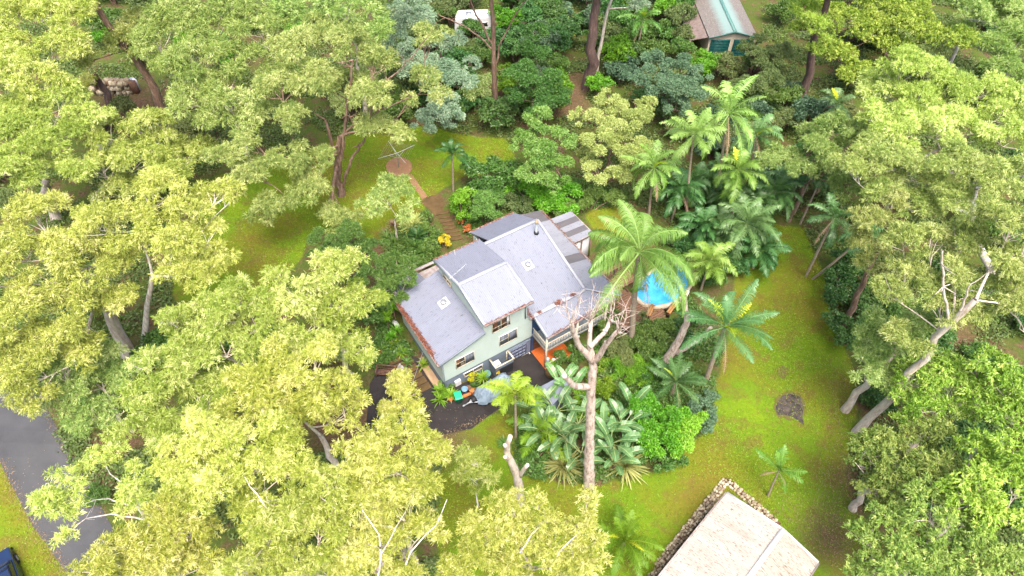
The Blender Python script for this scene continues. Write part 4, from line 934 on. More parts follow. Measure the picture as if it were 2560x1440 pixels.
# pale corrugated shed in its stone walled pit, bottom right
roof_mat('roof_rusty', 'x', (.33, .315, .28), (.255, .235, .20), dirt=.625, dcol=(.11, .07, .045), rust=.45)
a0, a1 = atz(1817, 1232, 2.2), atz(1650, 1440, 2.2); dr = (a0 - a1)[:2]; dr /= np.linalg.norm(dr); rz = math.atan2(dr[1], dr[0])
wx = np.array([dr[1], -dr[0]]); r0_ = atz(1967, 1312, 3.0); e0_ = atz(2050, 1400, 2.35)
w1_ = float((r0_[:2] - a0[:2]) @ wx); w2_ = float((e0_[:2] - a0[:2]) @ wx)
FL = float(gz(a0[0], a0[1])) - 1.25
sh = thing('corrugated_shed', 'pale rust stained corrugated gable shed in the bottom right corner', 'shed', (a0[0], a0[1], 0), rz)
LN = 11.0   # local: x back along the eave (negative = towards the viewer), y negative across the gable
panel('roof', [(0, 0, 2.2), (0, -w1_, 3.0), (-LN, -w1_, 3.0), (-LN, 0, 2.2)], .06, 'roof_rusty', sh)
roof_mat('roof_rusty_y', 'y', (.33, .315, .28), (.255, .235, .20), dirt=.625, dcol=(.11, .07, .045), rust=.40)
sh.children[0].data.materials[0] = M['roof_rusty_y']
roof_mat('roof_rusty_dark', 'y', (.30, .28, .24), (.215, .19, .155), dirt=.65, dcol=(.10, .065, .04), rust=.6)
panel('roof', [(0, -w1_, 3.0), (0, -w2_, 2.35), (-LN, -w2_, 2.35), (-LN, -w1_, 3.0)], .06, 'roof_rusty_dark', sh)
g = G(); g.bar((.06, -w1_, 3.03), (-LN, -w1_, 3.03), .34, .05); g.build('ridge_cap', 'white', sh)
g = G(); g.bar((.02, .0, 2.22), (.02, -w1_, 3.02), .16, .06); g.build('barge_capping', 'white', sh); g = G(); g.bar((.02, -w1_, 3.02), (.02, -w2_, 2.37), .16, .06); g.build('barge_capping', 'white', sh)
g = G(); g.bar((0, .07, 2.14), (-LN, .07, 2.14), .12, .12); g.build('gutter', 'gutter', sh); g = G(); g.bar((0, -w2_ - .06, 2.28), (-LN, -w2_ - .06, 2.28), .12, .12); g.build('gutter', 'gutter', sh)
prism('wall', [(-.15, -.2, FL - .2), (-.15, -w2_ + .2, FL - .2), (-.15, -w2_ + .2, 2.28), (-.15, -w1_, 2.9), (-.15, -.2, 2.15)], (-.1, 0, 0), 'cream', sh)
prism('wall', [(-.25, -.2, FL - .2), (-LN, -.2, FL - .2), (-LN, -.2, 2.12), (-.25, -.2, 2.12)], (0, -.1, 0), 'cream', sh); prism('wall', [(-.25, -w2_ + .2, FL - .2), (-LN, -w2_ + .2, FL - .2), (-LN, -w2_ + .2, 2.3), (-.25, -w2_ + .2, 2.3)], (0, .1, 0), 'cream', sh)
# rubble stone walls: real stones set along the line
def stone_wall(name, label, path, h, w, z0, mats=('st_a', 'st_b', 'st_c'), sz=.21, group=None):
    B = np.array([*path[0], z0]); t = thing(name, label, 'stone wall', B, group=group); gs = {m: G() for m in mats}; core = G()
    for a, b in zip(path[:-1], path[1:]):
        a = np.array(a); b = np.array(b); ln = np.linalg.norm(b - a); d = (b - a) / ln; nn = np.array([-d[1], d[0]]); zc = z0
        core.bar((*(a - d * w * .3), z0 + h / 2 - .03), (*(b + d * w * .3), z0 + h / 2 - .03), w * .8, h * .94)
        for k_ in range(int(ln / sz)):
            for wy in np.arange(-w / 2, w / 2 + .01, sz):
                for wz in (np.arange(.05, h + .01, sz * .9) if abs(abs(wy) - w / 2) < sz * .6 else [h]):
                    c = np.array([*(a + d * (k_ + .5 + .25 * rng.normal()) * sz + nn * (wy + rng.normal() * .03)), z0 + wz + rng.normal() * .015]); s = sz * rng.uniform(.42, .62, 3) * [1, 1, .8]; rr = rng.random() * 3
                    Mx = Matrix.Translation(Vector(c.tolist())) @ Matrix.Rotation(rr, 4, 'Z') @ Matrix.Rotation(rng.normal() * .3, 4, 'X')
                    m = mats[int(rng.integers(len(mats)))]
                    v = np.array([(x * (1 - .25 * (z > 0)) * (1 + .15 * rng.normal()), y * (1 - .25 * (z > 0)) * (1 + .15 * rng.normal()), z) for z in (-1, 1) for x, y in ((-1, -1), (1, -1), (1, 1), (-1, 1))]) * s
                    v = v @ np.array(Mx.to_3x3()).T + np.array(Mx.translation); gs[m].add(v, [(0, 3, 2, 1), (4, 5, 6, 7), (0, 1, 5, 4), (1, 2, 6, 5), (2, 3, 7, 6), (3, 0, 4, 7)])
    core.build('mortar_core', 'old_wood', t, B)
    for m in mats: gs[m].build('stonework', m, t, B)
M['st_a'] = simple('st_a', (.35, .29, .19), (.25, .20, .125), 4, .9); M['st_b'] = simple('st_b', (.24, .195, .13), (.16, .125, .08), 4, .9); M['st_c'] = simple('st_c', (.47, .40, .28), (.35, .29, .20), 4, .9)
ZW = float(gz(16.6, 22.4))
stone_wall('stone_wall', 'long rubble stone wall running down beside the pale shed', [at(1817, 1200, .1)[:2], at(1600, 1470, .1)[:2]], 1.45, .5, ZW - 1.3, group='rubble walls of the shed pit')
stone_wall('stone_wall', 'short rubble stone wall closing the far end of the shed pit', [at(1822, 1203, .1)[:2], at(1945, 1310, .1)[:2]], 1.45, .5, ZW - 1.3, group='rubble walls of the shed pit')
q0, q1 = at(245, 232)[:2], at(345, 232)[:2]
stone_wall('stone_wall', 'boulder retaining wall behind the broken trunk at the top left', [q0, q1], 1.9, .7, float(gz(*q0)) - .2, sz=.62)
B = at(330, 207, 1.0); tk = thing('water_tank', 'small white tank half hidden above the boulder wall', 'tank', (B[0], B[1], float(gz(B[0], B[1])))); lathe('body', [(.6, 0), (.6, 1.2), (.5, 1.4), (.1, 1.45)], 'white', tk, n=18); lathe('lid', [(.2, 1.43), (.2, 1.5), (.02, 1.52)], 'metal', tk)

# green roofed shed, top right
M['green_door'] = simple('green_door', (.008, .085, .075), (.006, .065, .06), 2, .5); M['teal_trim'] = simple('teal_trim', (.07, .16, .14), (.055, .13, .115), 2, .5)
m_, nt, b_ = new_mat('green_roof'); co = coords(nt)
sx = nt.nodes.new("ShaderNodeSeparateXYZ"); L(nt, co, sx.inputs[0]); ab = nt.nodes.new("ShaderNodeMath"); ab.operation = 'ABSOLUTE'; L(nt, sx.outputs[0], ab.inputs[0])
ad = nt.nodes.new("ShaderNodeMath"); ad.operation = 'MULTIPLY_ADD'; ad.inputs[1].default_value = .9; L(nt, noise(nt, 2.4, 5, coords(nt, (.3, 1, 1))), ad.inputs[0]); L(nt, ab.outputs[0], ad.inputs[2])
md = nt.nodes.new("ShaderNodeMath"); md.operation = 'MULTIPLY'; md.inputs[1].default_value = .25; L(nt, ad.outputs[0], md.inputs[0])
leaves_ = ramp(nt, noise(nt, 7, 4, coords(nt)), [(.3, (.06, .042, .036)), (.5, (.115, .092, .078)), (.7, (.20, .175, .15))])
L(nt, mixc(nt, ramp(nt, md.outputs[0], [(.33, (0, 0, 0)), (.55, (.92, .92, .92))]), (.15, .215, .195), leaves_), b_.inputs['Base Color']); b_.inputs['Roughness'].default_value = .6; M['green_roof'] = m_
B = at(1835, 140); ax = atz(1837, 76, B[2] + 3.6); yl = ax[1] - .05
gs_ = thing('green_shed', 'cream walled shed with a leaf covered green gable roof and dark green roller doors', 'shed', (ax[0], ax[1], B[2]), .03)
WH = 3.0; Wd = 3.15
panel('roof', [(0, -.3, 3.6), (-Wd, -.3, 2.75), (-Wd, 13, 2.75), (0, 13, 3.6)], .08, 'green_roof', gs_); panel('roof', [(0, -.3, 3.6), (Wd, -.3, 2.75), (Wd, 13, 2.75), (0, 13, 3.6)], .08, 'green_roof', gs_)
M['lean_roof'] = simple('lean_roof', (.17, .13, .115), (.09, .065, .055), 3, .8)
panel('lean_to_roof', [(-Wd - .05, .2, 2.6), (-Wd - 2.3, .2, 2.2), (-Wd - 2.3, 13, 2.2), (-Wd - .05, 13, 2.6)], .07, 'lean_roof', gs_)
g = G(); g.bar((0, -.32, 3.62), (0, 13, 3.62), .4, .05); g.build('ridge_cap', 'teal_trim', gs_)
for s in (-1, 1): g = G(); g.bar((0, -.33, 3.55), (s * Wd, -.33, 2.70), .06, .2); g.build('fascia', 'teal_trim', gs_)
prism('wall', [(-3, 0, -.3), (3, 0, -.3), (3, 0, 2.72), (0, 0, 3.5), (-3, 0, 2.72)], (0, .12, 0), 'cream', gs_)
for x in (-3, 2.88): prism('wall', [(x, .12, -.3), (x, 12.8, -.3), (x, 12.8, 2.7), (x, .12, 2.7)], (.12, 0, 0), 'cream', gs_)
for x in (-2.75, .25):
    g = G(); g.box(x, -.05, -.3, x + 2.5, -.004, 2.35)
    for i in range(12): g.box(x, -.075, -.3 + i * .22, x + 2.5, -.05, -.3 + i * .22 + .15)
    g.build('roller_door', 'green_door', gs_)
for y in (.3, 6, 12.5): g = G(); g.box(-Wd - 2.25, y, -.3, -Wd - 2.13, y + .12, 2.15); g.build('post', 'cream', gs_)
# caravan
B = at(1186, 82); cv = thing('caravan', 'white caravan parked among the trees at the top', 'caravan', B, .06)
prism('body', [(-2.5, -1.1, .5), (2.4, -1.1, .5), (2.6, -1.1, 1.3), (2.35, -1.1, 2.5), (1.9, -1.1, 2.75), (-2.0, -1.1, 2.75), (-2.45, -1.1, 2.5), (-2.65, -1.1, 1.3)], (0, 2.2, 0), 'white', cv, .06)
for x, w in ((-1.7, .8), (.9, .9)): f = G(); f.box(x - .05, -1.14, 1.55, x + w + .05, -1.1, 2.15); fo = f.build('window', 'white', cv); p = G(); p.box(x, -1.16, 1.6, x + w, -1.14, 2.1); p.build('pane', 'glass', fo)
g = G(); g.box(-.4, -1.13, .55, .3, -1.1, 2.3); g.build('door', 'white', cv); g = G(); g.box(-1, -.5, 2.76, -.3, .3, 2.9); g.build('roof_hatch', 'metal', cv)
for y in (-1.0, 1.0): g = G(); g.tube([(0, y - .1, .33), (0, y + .1, .33)], [.33, .33], 16, cap=True); g.build('wheel', 'black', cv)
g = G(); g.bar((2.4, -.5, .5), (3.7, 0, .5), .08); g.bar((2.4, .5, .5), (3.7, 0, .5), .08); g.build('drawbar', 'metal', cv)
# dark blue four-wheel drive on the verge, bottom left: only its near corner is in view
M['car_paint'] = simple('car_paint', (.006, .018, .055), (.005, .014, .045), 1, .18, .6); M['tyre'] = simple('tyre', (.012, .012, .012), (.02, .02, .02), 6, .9)
cr = at(30, 1462); rd = at(80, 1310) - at(0, 1155); car = thing('parked_car', 'dark blue four wheel drive parked on the grass verge, bottom left corner', 'car', cr, math.atan2(-rd[1], -rd[0]))
pyobj('body', [(x, y, z) for x, zs, w in ((2.3, (.45, .95), .82), (2.2, (.4, 1.08), .9), (1.1, (.38, 1.16), .93), (-2.1, (.38, 1.2), .93), (-2.3, (.45, 1.1), .88)) for y, z in ((-w, zs[0]), (w, zs[0]), (w, zs[1]), (-w, zs[1]))],
      [(0, 1, 2, 3), (19, 18, 17, 16)] + [(a + i, a + (i + 1) % 4, a + 4 + (i + 1) % 4, a + 4 + i) for a in (0, 4, 8, 12) for i in range(4)], 'car_paint', car, False, .06)
pyobj('cabin', [(x, y * w, z) for x, w, z in ((1.1, .86, 1.14), (.45, .74, 1.75), (-1.9, .74, 1.78), (-2.2, .86, 1.16)) for y in (-1, 1)], [(0, 2, 3, 1), (2, 4, 5, 3), (4, 6, 7, 5), (0, 1, 7, 6), (0, 6, 4, 2), (1, 3, 5, 7)], 'car_paint', car, False, .04)
pyobj('windscreen', [(1.09, -.74, 1.24), (1.09, .74, 1.24), (.56, .66, 1.70), (.56, -.66, 1.70)], [(0, 1, 2, 3)], 'glass', car)
for s in (-1, 1): pyobj('side_window', [(.75, s * .85, 1.28), (.35, s * .775, 1.70), (-1.75, s * .775, 1.70), (-1.9, s * .85, 1.28)], [(0, 1, 2, 3)], 'glass', car)
for x in (1.45, -1.4):
    for s in (-1, 1): w = G(); w.tube([(x, s * .72, .38), (x, s * .97, .38)], [.38, .38], 20, cap=True); wo = w.build('wheel', 'tyre', car); r_ = G(); r_.tube([(x, s * .9, .38), (x, s * .985, .38)], [.22, .22], 16, cap=True); r_.build('rim', 'metal', wo)
for s in (-1, 1):
    g = G(); g.tube([(2.2, s * .66, .85), (2.3, s * .66, .85)], [.13, .13], 14, cap=True); g.build('headlight', 'white', car); g = G(); g.box(.85, s * .95 - .08, 1.2, 1.05, s * .95 + .12 * s + .08, 1.4); g.build('mirror', 'black', car)
g = G(); g.box(2.27, -.6, .55, 2.36, .6, .75); g.box(2.28, -.9, .4, 2.42, .9, .54); g.build('bumper', 'black', car)
g = G()
for x in (.2, -.7, -1.6): g.box(x - .03, -.7, 1.82, x + .03, .7, 1.87)
for y in (-.7, .7): g.box(-1.8, y - .02, 1.80, .35, y + .02, 1.84)
g.build('roof_rack', 'black', car)

# ---------------------------------------------------------------- eucalypts and other trees
YG, PG, GG, OG = 'gum_yellow', 'gum_pale', 'gum_green', 'gum_olive'
LG = 'gums along the left of the block'; RG = 'gums along the right of the block'
tree('yellow green gum filling the top left corner of the view', [(40, 30, 70), (130, 40, 70), (60, 120, 70), (30, 190, 60), (170, 110, 55), (110, 205, 60), (-40, 90, 80), (60, -50, 80), (200, 20, 50)], h=15, leaf=YG, group=LG, ls=.42)
tree('tall pale gum leaning left above the stone wall, small leaf tufts on its bare trunk', [(205, 150, 42), (310, 105, 50), (335, 55, 40), (370, 120, 42), (240, -70, 90), (330, -60, 80), (160, -40, 70), (420, 150, 40)], base=(432, 335), via=[(405, 270), (360, 185), (312, 110), (268, 60), (235, 0)], r0=.5, h=15, k=.8, leaf=GG, bark_='bark_brown', group=LG, ls=.42)
tree('broad olive gum at the top, left of centre, behind the forked lawn gum', [(380, 90, 60), (450, 50, 70), (540, 70, 75), (480, 150, 70), (420, 175, 60), (590, 150, 70), (640, 60, 70), (560, 220, 75), (470, 250, 60), (650, 250, 70), (690, 160, 60), (430, 20, 60), (590, 10, 60), (610, 310, 50), (520, 290, 50)], h=13, leaf=GG, group=LG, ls=.42, r0=.35)
tree('large forked gum on the left lawn with russet bark and drooping lower boughs', [(740, 120, 65), (800, 75, 62), (870, 110, 65), (935, 160, 58), (790, 190, 68), (860, 215, 68), (700, 215, 55), (930, 235, 58), (640, 430, 58), (720, 395, 58), (765, 470, 55), (695, 500, 50), (830, 550, 52), (610, 365, 48), (555, 400, 46), (790, 405, 48), (720, 300, 48), (945, 320, 55), (1000, 330, 36), (880, 560, 40), (660, 530, 40), (1065, 200, 48), (1060, 95, 44), (1100, 240, 30), (1020, 250, 28)],
     base=(852, 487), extra=[(.24, .12, [(850, 474), (840, 400), (825, 345), (812, 298)]), (.20, .10, [(846, 455), (853, 390), (862, 310), (872, 240), (882, 150)]), (.19, .09, [(853, 478), (867, 435), (878, 395), (900, 368), (915, 345), (925, 305)]), (.10, .05, [(856, 335), (900, 300), (960, 270), (1030, 240)]), (.10, .04, [(880, 250), (985, 190), (1040, 130), (1062, 100)])], via=[(846, 440), (842, 400), (850, 340)], r0=.42, h=13, k=.62, leaf=OG, bark_='bark_brown', group=LG, ls=.38)
tree('thin low gum spray hanging over the lawn left of the stepping stones', [(960, 480, 55), (1010, 520, 40), (930, 520, 40), (1000, 470, 36)], h=6, leaf=OG, group=LG, ls=.34, dens=.6, r0=.12)
tree('blue green wattle at the top centre with feathery boughs', [(1040, 50, 60), (1000, 110, 50), (1110, 190, 58), (1050, 165, 60), (1155, 205, 46), (1090, 260, 60), (1130, 300, 38), (1060, 315, 45), (980, 30, 50), (1020, 0, 60), (1100, 120, 45), (1180, 160, 28), (1140, 100, 30)], h=8, leaf='wattle', bark_='bark_dark', ls=.36, asp=.32, droop=.4, spray=0, name='wattle_tree', group=None, rp=.36)
tree('pale gum behind the wattle at the top edge', [(850, 10, 60), (930, 20, 60), (880, 60, 45), (960, 75, 45), (800, -20, 60), (1000, -40, 60), (720, 20, 55), (760, 40, 45)], h=14, leaf=GG, group=LG, ls=.45)
tree('pale cream gum on the far left edge above the road', [(60, 270, 80), (150, 255, 70), (40, 350, 80), (130, 340, 75), (215, 290, 58), (60, 430, 70), (180, 420, 60), (-50, 310, 80), (-40, 420, 80)], base=(140, 548), h=14, leaf=PG, bark_='bark_pale', group=LG, k=.5, r0=.5)
tree('pale gum at left whose crown meets the leaf littered path', [(270, 330, 65), (330, 400, 70), (400, 360, 60), (450, 400, 70), (370, 300, 50), (250, 420, 60), (510, 375, 48), (300, 480, 58), (420, 440, 55)], base=(235, 500), h=13, leaf=PG, group=LG, k=.5, r0=.4)
tree('big pale gum with a white fork leaning over the left lawn', [(400, 480, 75), (480, 520, 75), (330, 560, 80), (420, 600, 80), (515, 600, 68), (240, 560, 70), (560, 480, 48), (500, 675, 58), (550, 640, 46), (440, 680, 50), (590, 490, 26)], base=(360, 865), via=[(365, 800), (372, 745), (380, 690)], h=13, leaf=PG, bark_='bark_white', group=LG, k=.55, r0=.28)
tree('massive cream trunked gum leaning left over the road', [(80, 540, 80), (160, 620, 80), (50, 640, 75), (220, 675, 70), (100, 720, 75), (290, 640, 60), (40, 780, 70), (180, 780, 75), (270, 755, 48), (120, 850, 70), (60, 900, 70), (200, 890, 60), (310, 740, 46), (-40, 700, 80), (-40, 850, 70), (40, 970, 58), (95, 1000, 45)],
     base=(316, 883), via=[(292, 830), (262, 770), (215, 700), (160, 640)], h=13.5, leaf=PG, bark_='bark_pale', group=LG, k=.5, r0=.55)
tree('low green gum beside the road under the big cream trunked gum', [(170, 980, 68), (250, 960, 66), (215, 1050, 56), (330, 935, 50), (290, 1030, 45), (150, 920, 45), (250, 880, 45)], h=6.5, leaf=OG, group=LG, r0=.2)
MG = 'gums between the road and the house'
tree('tall yellow gum with the upright crown nearest the house wall on the left', [(830, 680, 64), (900, 740, 58), (740, 735, 62), (692, 690, 38), (760, 820, 72), (860, 820, 68), (885, 880, 46), (820, 750, 60), (870, 650, 36)], h=12, leaf=YG, group=MG, k=.4)
tree('yellow gum left of the upright one, by the edge of the left lawn', [(600, 740, 58), (650, 800, 74), (520, 790, 68), (445, 800, 48), (560, 880, 80), (600, 720, 36), (480, 860, 60), (410, 795, 26), (580, 760, 55)], h=12.5, leaf=YG, group=MG, k=.4)
tree('wide yellow gum hiding the drive beside the house corner', [(660, 920, 80), (780, 920, 78), (850, 960, 54), (740, 1030, 72), (860, 1035, 62), (620, 1020, 78), (700, 980, 60), (800, 990, 60)], h=12.5, leaf=YG, group=MG, k=.4)
tree('yellow gum with bare grey twigs left of the drive', [(450, 905, 72), (380, 970, 68), (500, 1000, 76), (330, 1050, 58), (420, 1080, 58), (560, 960, 60), (360, 900, 36), (400, 1030, 60)], h=12.5, leaf=YG, group=MG, k=.4)
BG = 'gums along the bottom edge of the view'
tree('sparse gum with bare white branches reaching over the road', [(150, 1215, 52), (118, 1280, 42), (230, 1150, 40), (290, 1125, 36), (335, 1190, 42), (160, 1335, 28), (190, 1245, 45), (105, 1240, 30), (330, 1250, 45)], extra=[(.10, .04, [(395, 1330, 9), (345, 1260, 10), (300, 1205, 11), (250, 1150, 11.5)]), (.08, .03, [(340, 1262, 10), (328, 1195, 11), (322, 1150, 11.5)]), (.09, .03, [(350, 1268, 10), (290, 1240, 10.5), (240, 1232, 11), (190, 1250, 11)]), (.09, .03, [(355, 1290, 9.5), (290, 1275, 10.5), (230, 1273, 10.5), (180, 1290, 10.5), (155, 1325, 10)])], limbs=False, base=(420, 1420), via=[(405, 1380), (395, 1335)], h=11, k=.5, leaf=PG, bark_='bark_white', group=BG, dens=.75, r0=.25, ls=.32)
tree('golden gum in the lower left, right of the sparse white branched gum', [(480, 1085, 62), (560, 1120, 74), (430, 1150, 68), (520, 1210, 78), (640, 1165, 78), (700, 1090, 55), (740, 1165, 66), (620, 1270, 78), (450, 1270, 72), (560, 1160, 60), (680, 1060, 36)], h=14.5, leaf=YG, group=BG, k=.4, ls=.3, extra=[(.09, .03, [(675, 1285, 15.5), (655, 1255, 16.5), (628, 1215, 17), (602, 1178, 17.2)]), (.05, .02, [(690, 1260, 16), (640, 1235, 16.6), (610, 1240, 16.8)])])
tree('golden gum at the bottom left corner above the road verge', [(380, 1320, 78), (300, 1395, 78), (240, 1430, 56), (500, 1370, 78), (420, 1440, 78), (330, 1470, 80), (440, 1320, 60), (560, 1450, 70)], h=14.5, leaf=YG, group=BG, k=.4, ls=.3)
tree('golden gum on the bottom edge with many pale twigs', [(740, 1260, 76), (830, 1215, 58), (790, 1340, 78), (680, 1380, 78), (600, 1430, 78), (820, 1435, 78), (700, 1300, 60), (650, 1340, 55), (730, 1430, 60), (860, 1320, 45)], h=14.5, leaf=YG, group=BG, k=.4, ls=.3)
tree('billowing lime gum in front of the dark drive', [(950, 1090, 62), (1040, 1080, 52), (1080, 1130, 46), (900, 1140, 58), (980, 1170, 72), (900, 1240, 72), (1050, 1205, 62), (1000, 1290, 72), (920, 1350, 72), (1060, 1315, 56), (1000, 1410, 66), (880, 1420, 55), (960, 1240, 55)], h=14, leaf=YG, group=BG, k=.4, ls=.3, extra=[(.10, .03, [(940, 1430, 14), (955, 1360, 15), (930, 1300, 15.8), (900, 1262, 16.2)]), (.08, .03, [(1010, 1400, 14), (1040, 1340, 15), (1085, 1300, 15.5), (1115, 1235, 15.5)]), (.06, .02, [(950, 1370, 15), (985, 1310, 15.6), (1010, 1265, 16)])])
tree('small spindly gum sapling standing alone left of the grey stump', [(1190, 1150, 46), (1160, 1180, 32), (1220, 1185, 32), (1165, 1130, 30), (1200, 1215, 26)], base=(1190, 1290), h=5.5, leaf=YG, bark_='bark_white', group=BG, r0=.08, ls=.28, k=.5, dens=.8)
tree('feathery gum at the bottom centre below the grey stump', [(1270, 1275, 58), (1210, 1330, 66), (1330, 1325, 66), (1180, 1400, 66), (1290, 1405, 76), (1400, 1370, 70), (1450, 1290, 44), (1480, 1380, 56), (1375, 1300, 36), (1430, 1435, 66), (1130, 1435, 55), (1470, 1240, 28), (1340, 1250, 30)], h=12.5, leaf=YG, group=BG, k=.4, ls=.3, extra=[(.06, .025, [(1370, 1420, 13), (1395, 1370, 14), (1440, 1330, 14.5), (1485, 1275, 14.5), (1500, 1235, 14.5)]), (.06, .02, [(1300, 1370, 14), (1340, 1310, 14.6), (1380, 1275, 14.6)])])
tree('young bushy gum beside the drive at the house corner', [(1000, 955, 33), (985, 1005, 38), (1030, 1020, 30), (1010, 985, 33), (965, 1030, 24)], h=4.5, leaf=YG, group=MG, r0=.08, ls=.28, k=.3)
# right-hand side
tree('round headed lime tree with a crooked brown trunk at the top right', [(2060, 30, 45), (2120, 60, 55), (2200, 30, 60), (2280, 50, 60), (2330, 90, 52), (2180, 90, 50), (2100, 140, 48), (2150, 180, 42), (2070, 110, 38), (2395, 100, 46), (2125, 195, 36), (2240, 110, 40), (2160, -20, 50), (2260, -10, 55)], base=(2215, 162), via=[(2216, 140), (2205, 115), (2180, 85)], h=8, k=.4, leaf='gum_lime', bark_='bark_brown', ls=.36, asp=.3, group=RG, r0=.3)
tree('tall gum with a dark hollow trunk running off the top edge', [(2030, 55, 42), (2012, 20, 36), (2040, 125, 24), (2000, 70, 26), (2090, -70, 80), (2000, -60, 60), (2060, 95, 20)], base=(2003, 250), via=[(2020, 185), (2038, 110), (2052, 50), (2066, 0), (2076, -40)], h=17, k=.9, leaf='gum_lime', bark_='bark_dark', group=RG, r0=.55, ls=.36)
tree('pale gum with thin white trunks in the top right corner', [(2420, 20, 60), (2500, 50, 60), (2540, 110, 58), (2470, 120, 56), (2400, 85, 46), (2550, 20, 50), (2520, 175, 56), (2600, 80, 70), (2480, -30, 70)], base=(2370, 172), via=[(2385, 130), (2405, 80), (2420, 30)], h=11, k=.6, leaf=GG, bark_='bark_white', group=RG, r0=.28, ls=.42)
tree('cream topped gum forming the high mass at the upper right', [(2260, 160, 62), (2330, 180, 60), (2210, 220, 60), (2290, 250, 70), (2380, 240, 70), (2460, 230, 70), (2530, 265, 68), (2200, 290, 58), (2260, 330, 68), (2350, 320, 70), (2440, 320, 70), (2520, 350, 70), (2600, 300, 70)], h=14, leaf=PG, group=RG, k=.4, r0=.45)
tree('yellow green gum with a white forked top on the right edge', [(2180, 380, 58), (2130, 420, 52), (2240, 405, 64), (2300, 440, 60), (2370, 410, 68), (2450, 430, 70), (2530, 440, 68), (2200, 480, 54), (2290, 515, 58), (2380, 500, 60), (2600, 420, 70)], base=(2480, 690), via=[(2440, 600), (2430, 540), (2440, 470)], h=14, leaf=GG, bark_='bark_white', group=RG, k=.5, r0=.4)
tree('great white limbed gum leaning right beside the open lawn', [(2470, 540, 68), (2540, 560, 60), (2420, 600, 58), (2500, 640, 60), (2550, 680, 48), (2335, 600, 58), (2265, 590, 54), (2400, 685, 58), (2480, 725, 58), (2330, 715, 52), (2270, 675, 48), (2225, 730, 46), (2540, 760, 56), (2290, 850, 46), (2360, 780, 46), (2240, 830, 40), (2430, 770, 44), (2610, 620, 70), (2590, 740, 60)], base=(2140, 1082), extra=[(.11, .06, [(2375, 812), (2363, 765), (2357, 700), (2355, 625)]), (.08, .05, [(2400, 775), (2412, 745), (2424, 712)]), (.06, .03, [(2440, 750), (2480, 752), (2520, 770), (2560, 830)])], via=[(2215, 1010), (2277, 937), (2327, 880), (2377, 808), (2440, 748)], h=14, k=.6, leaf=GG, bark_='bark_pale', group=RG, r0=.36)
tree('grey green gum with twin trunks on the edge of the right lawn', [(2190, 850, 52), (2250, 880, 48), (2150, 890, 42), (2220, 930, 48), (2290, 820, 48), (2165, 945, 32), (2340, 795, 46), (2200, 800, 40)], base=(2112, 1025), via=[(2150, 975), (2200, 920), (2270, 845)], h=10, k=.5, leaf=GG, bark_='bark_pale', group=RG, r0=.33)
tree('thin branched olive tree in front of the golden palms at right', [(1960, 390, 46), (2030, 370, 52), (2080, 320, 48), (2110, 370, 48), (1920, 400, 32), (2000, 425, 36), (2060, 430, 42), (2120, 470, 46), (2150, 330, 46), (2010, 330, 30)], h=9, leaf=GG, bark_='bark_brown', group=RG, ls=.34, k=.4, r0=.25)
tree('straight brown trunked gum leaning over the right lawn edge', [(2170, 545, 44), (2145, 595, 38), (2215, 560, 40), (2200, 620, 34), (2240, 500, 40), (2170, 660, 28)], base=(2105, 818), via=[(2140, 745), (2180, 660), (2215, 580)], h=13, k=.6, leaf=GG, bark_='bark_brown', group=RG, r0=.3)
tree('bright lime tree at the right, below the great white limbed gum', [(2290, 940, 54), (2250, 990, 48), (2340, 925, 50), (2400, 930, 60), (2480, 920, 60), (2540, 960, 60), (2380, 1000, 54), (2460, 1010, 60), (2540, 1050, 58), (2310, 1025, 48), (2270, 1045, 38), (2600, 1000, 60)], h=9, leaf='gum_lime', ls=.32, asp=.3, group=RG, k=.3)
tree('mid green tree at the edge of the lawn, lower right', [(2190, 1120, 58), (2150, 1160, 38), (2280, 1130, 62), (2240, 1200, 62), (2345, 1085, 48), (2190, 1230, 46), (2300, 1190, 55), (2160, 1110, 30), (2360, 1180, 66)], h=8, leaf='tree_green', ls=.32, asp=.3, group=RG, k=.3, tint=.5)
tree('leafy yellow green tree on the right edge, lower right', [(2440, 1110, 64), (2520, 1130, 68), (2460, 1200, 68), (2540, 1220, 60), (2400, 1240, 55), (2510, 1300, 70), (2600, 1170, 70)], h=11, leaf='gum_lime', ls=.3, asp=.3, group=RG, k=.3, tint=.35)
tree('dense green tree filling the bottom right corner', [(2330, 1270, 72), (2230, 1290, 56), (2420, 1295, 72), (2180, 1350, 52), (2270, 1370, 68), (2360, 1370, 68), (2450, 1390, 68), (2540, 1400, 68), (2160, 1430, 46), (2250, 1445, 58), (2350, 1445, 60), (2450, 1460, 60)], h=8, leaf='tree_green', ls=.32, asp=.3, group=RG, k=.3, tint=.5)
tree('bare grey branched tree with a tuft of yellow leaves, bottom right', [(2280, 1385, 30), (2265, 1405, 22), (2330, 1400, 14)], base=(2290, 1500), h=10, leaf='pale_leaf', bark_='bark_dead', r0=.15, ls=.28, k=.3, group=RG, tint=.7)
# tall bare trunks at the top
tree('tall straight gum with dark lower bark at the top centre', [(1235, -90, 70), (1170, -60, 50), (1310, -50, 50)], base=(1240, 302), extra=[(.16, .06, [(1231, 110), (1205, 60), (1185, 25), (1172, -10)]), (.12, .05, [(1233, 125), (1195, 88), (1150, 60), (1098, 38)]), (.12, .05, [(1240, 160), (1252, 105), (1290, 35), (1318, -5)])], via=[(1238, 240), (1236, 160), (1230, 60), (1228, 0), (1226, -70)], h=20, k=.9, leaf=GG, bark_='bark_brown', r0=.34, ls=.5, group='tall trunks at the top', hcl=(3, 34))
tree('thick dark trunked gum at the top, right of centre', [(1490, -110, 80), (1420, -70, 60), (1560, -80, 60)], base=(1468, 222), via=[(1474, 150), (1482, 70), (1490, 0), (1498, -70)], h=20, k=.9, leaf=GG, bark_='bark_dark', r0=.72, ls=.5, group='tall trunks at the top', hcl=(3, 34))
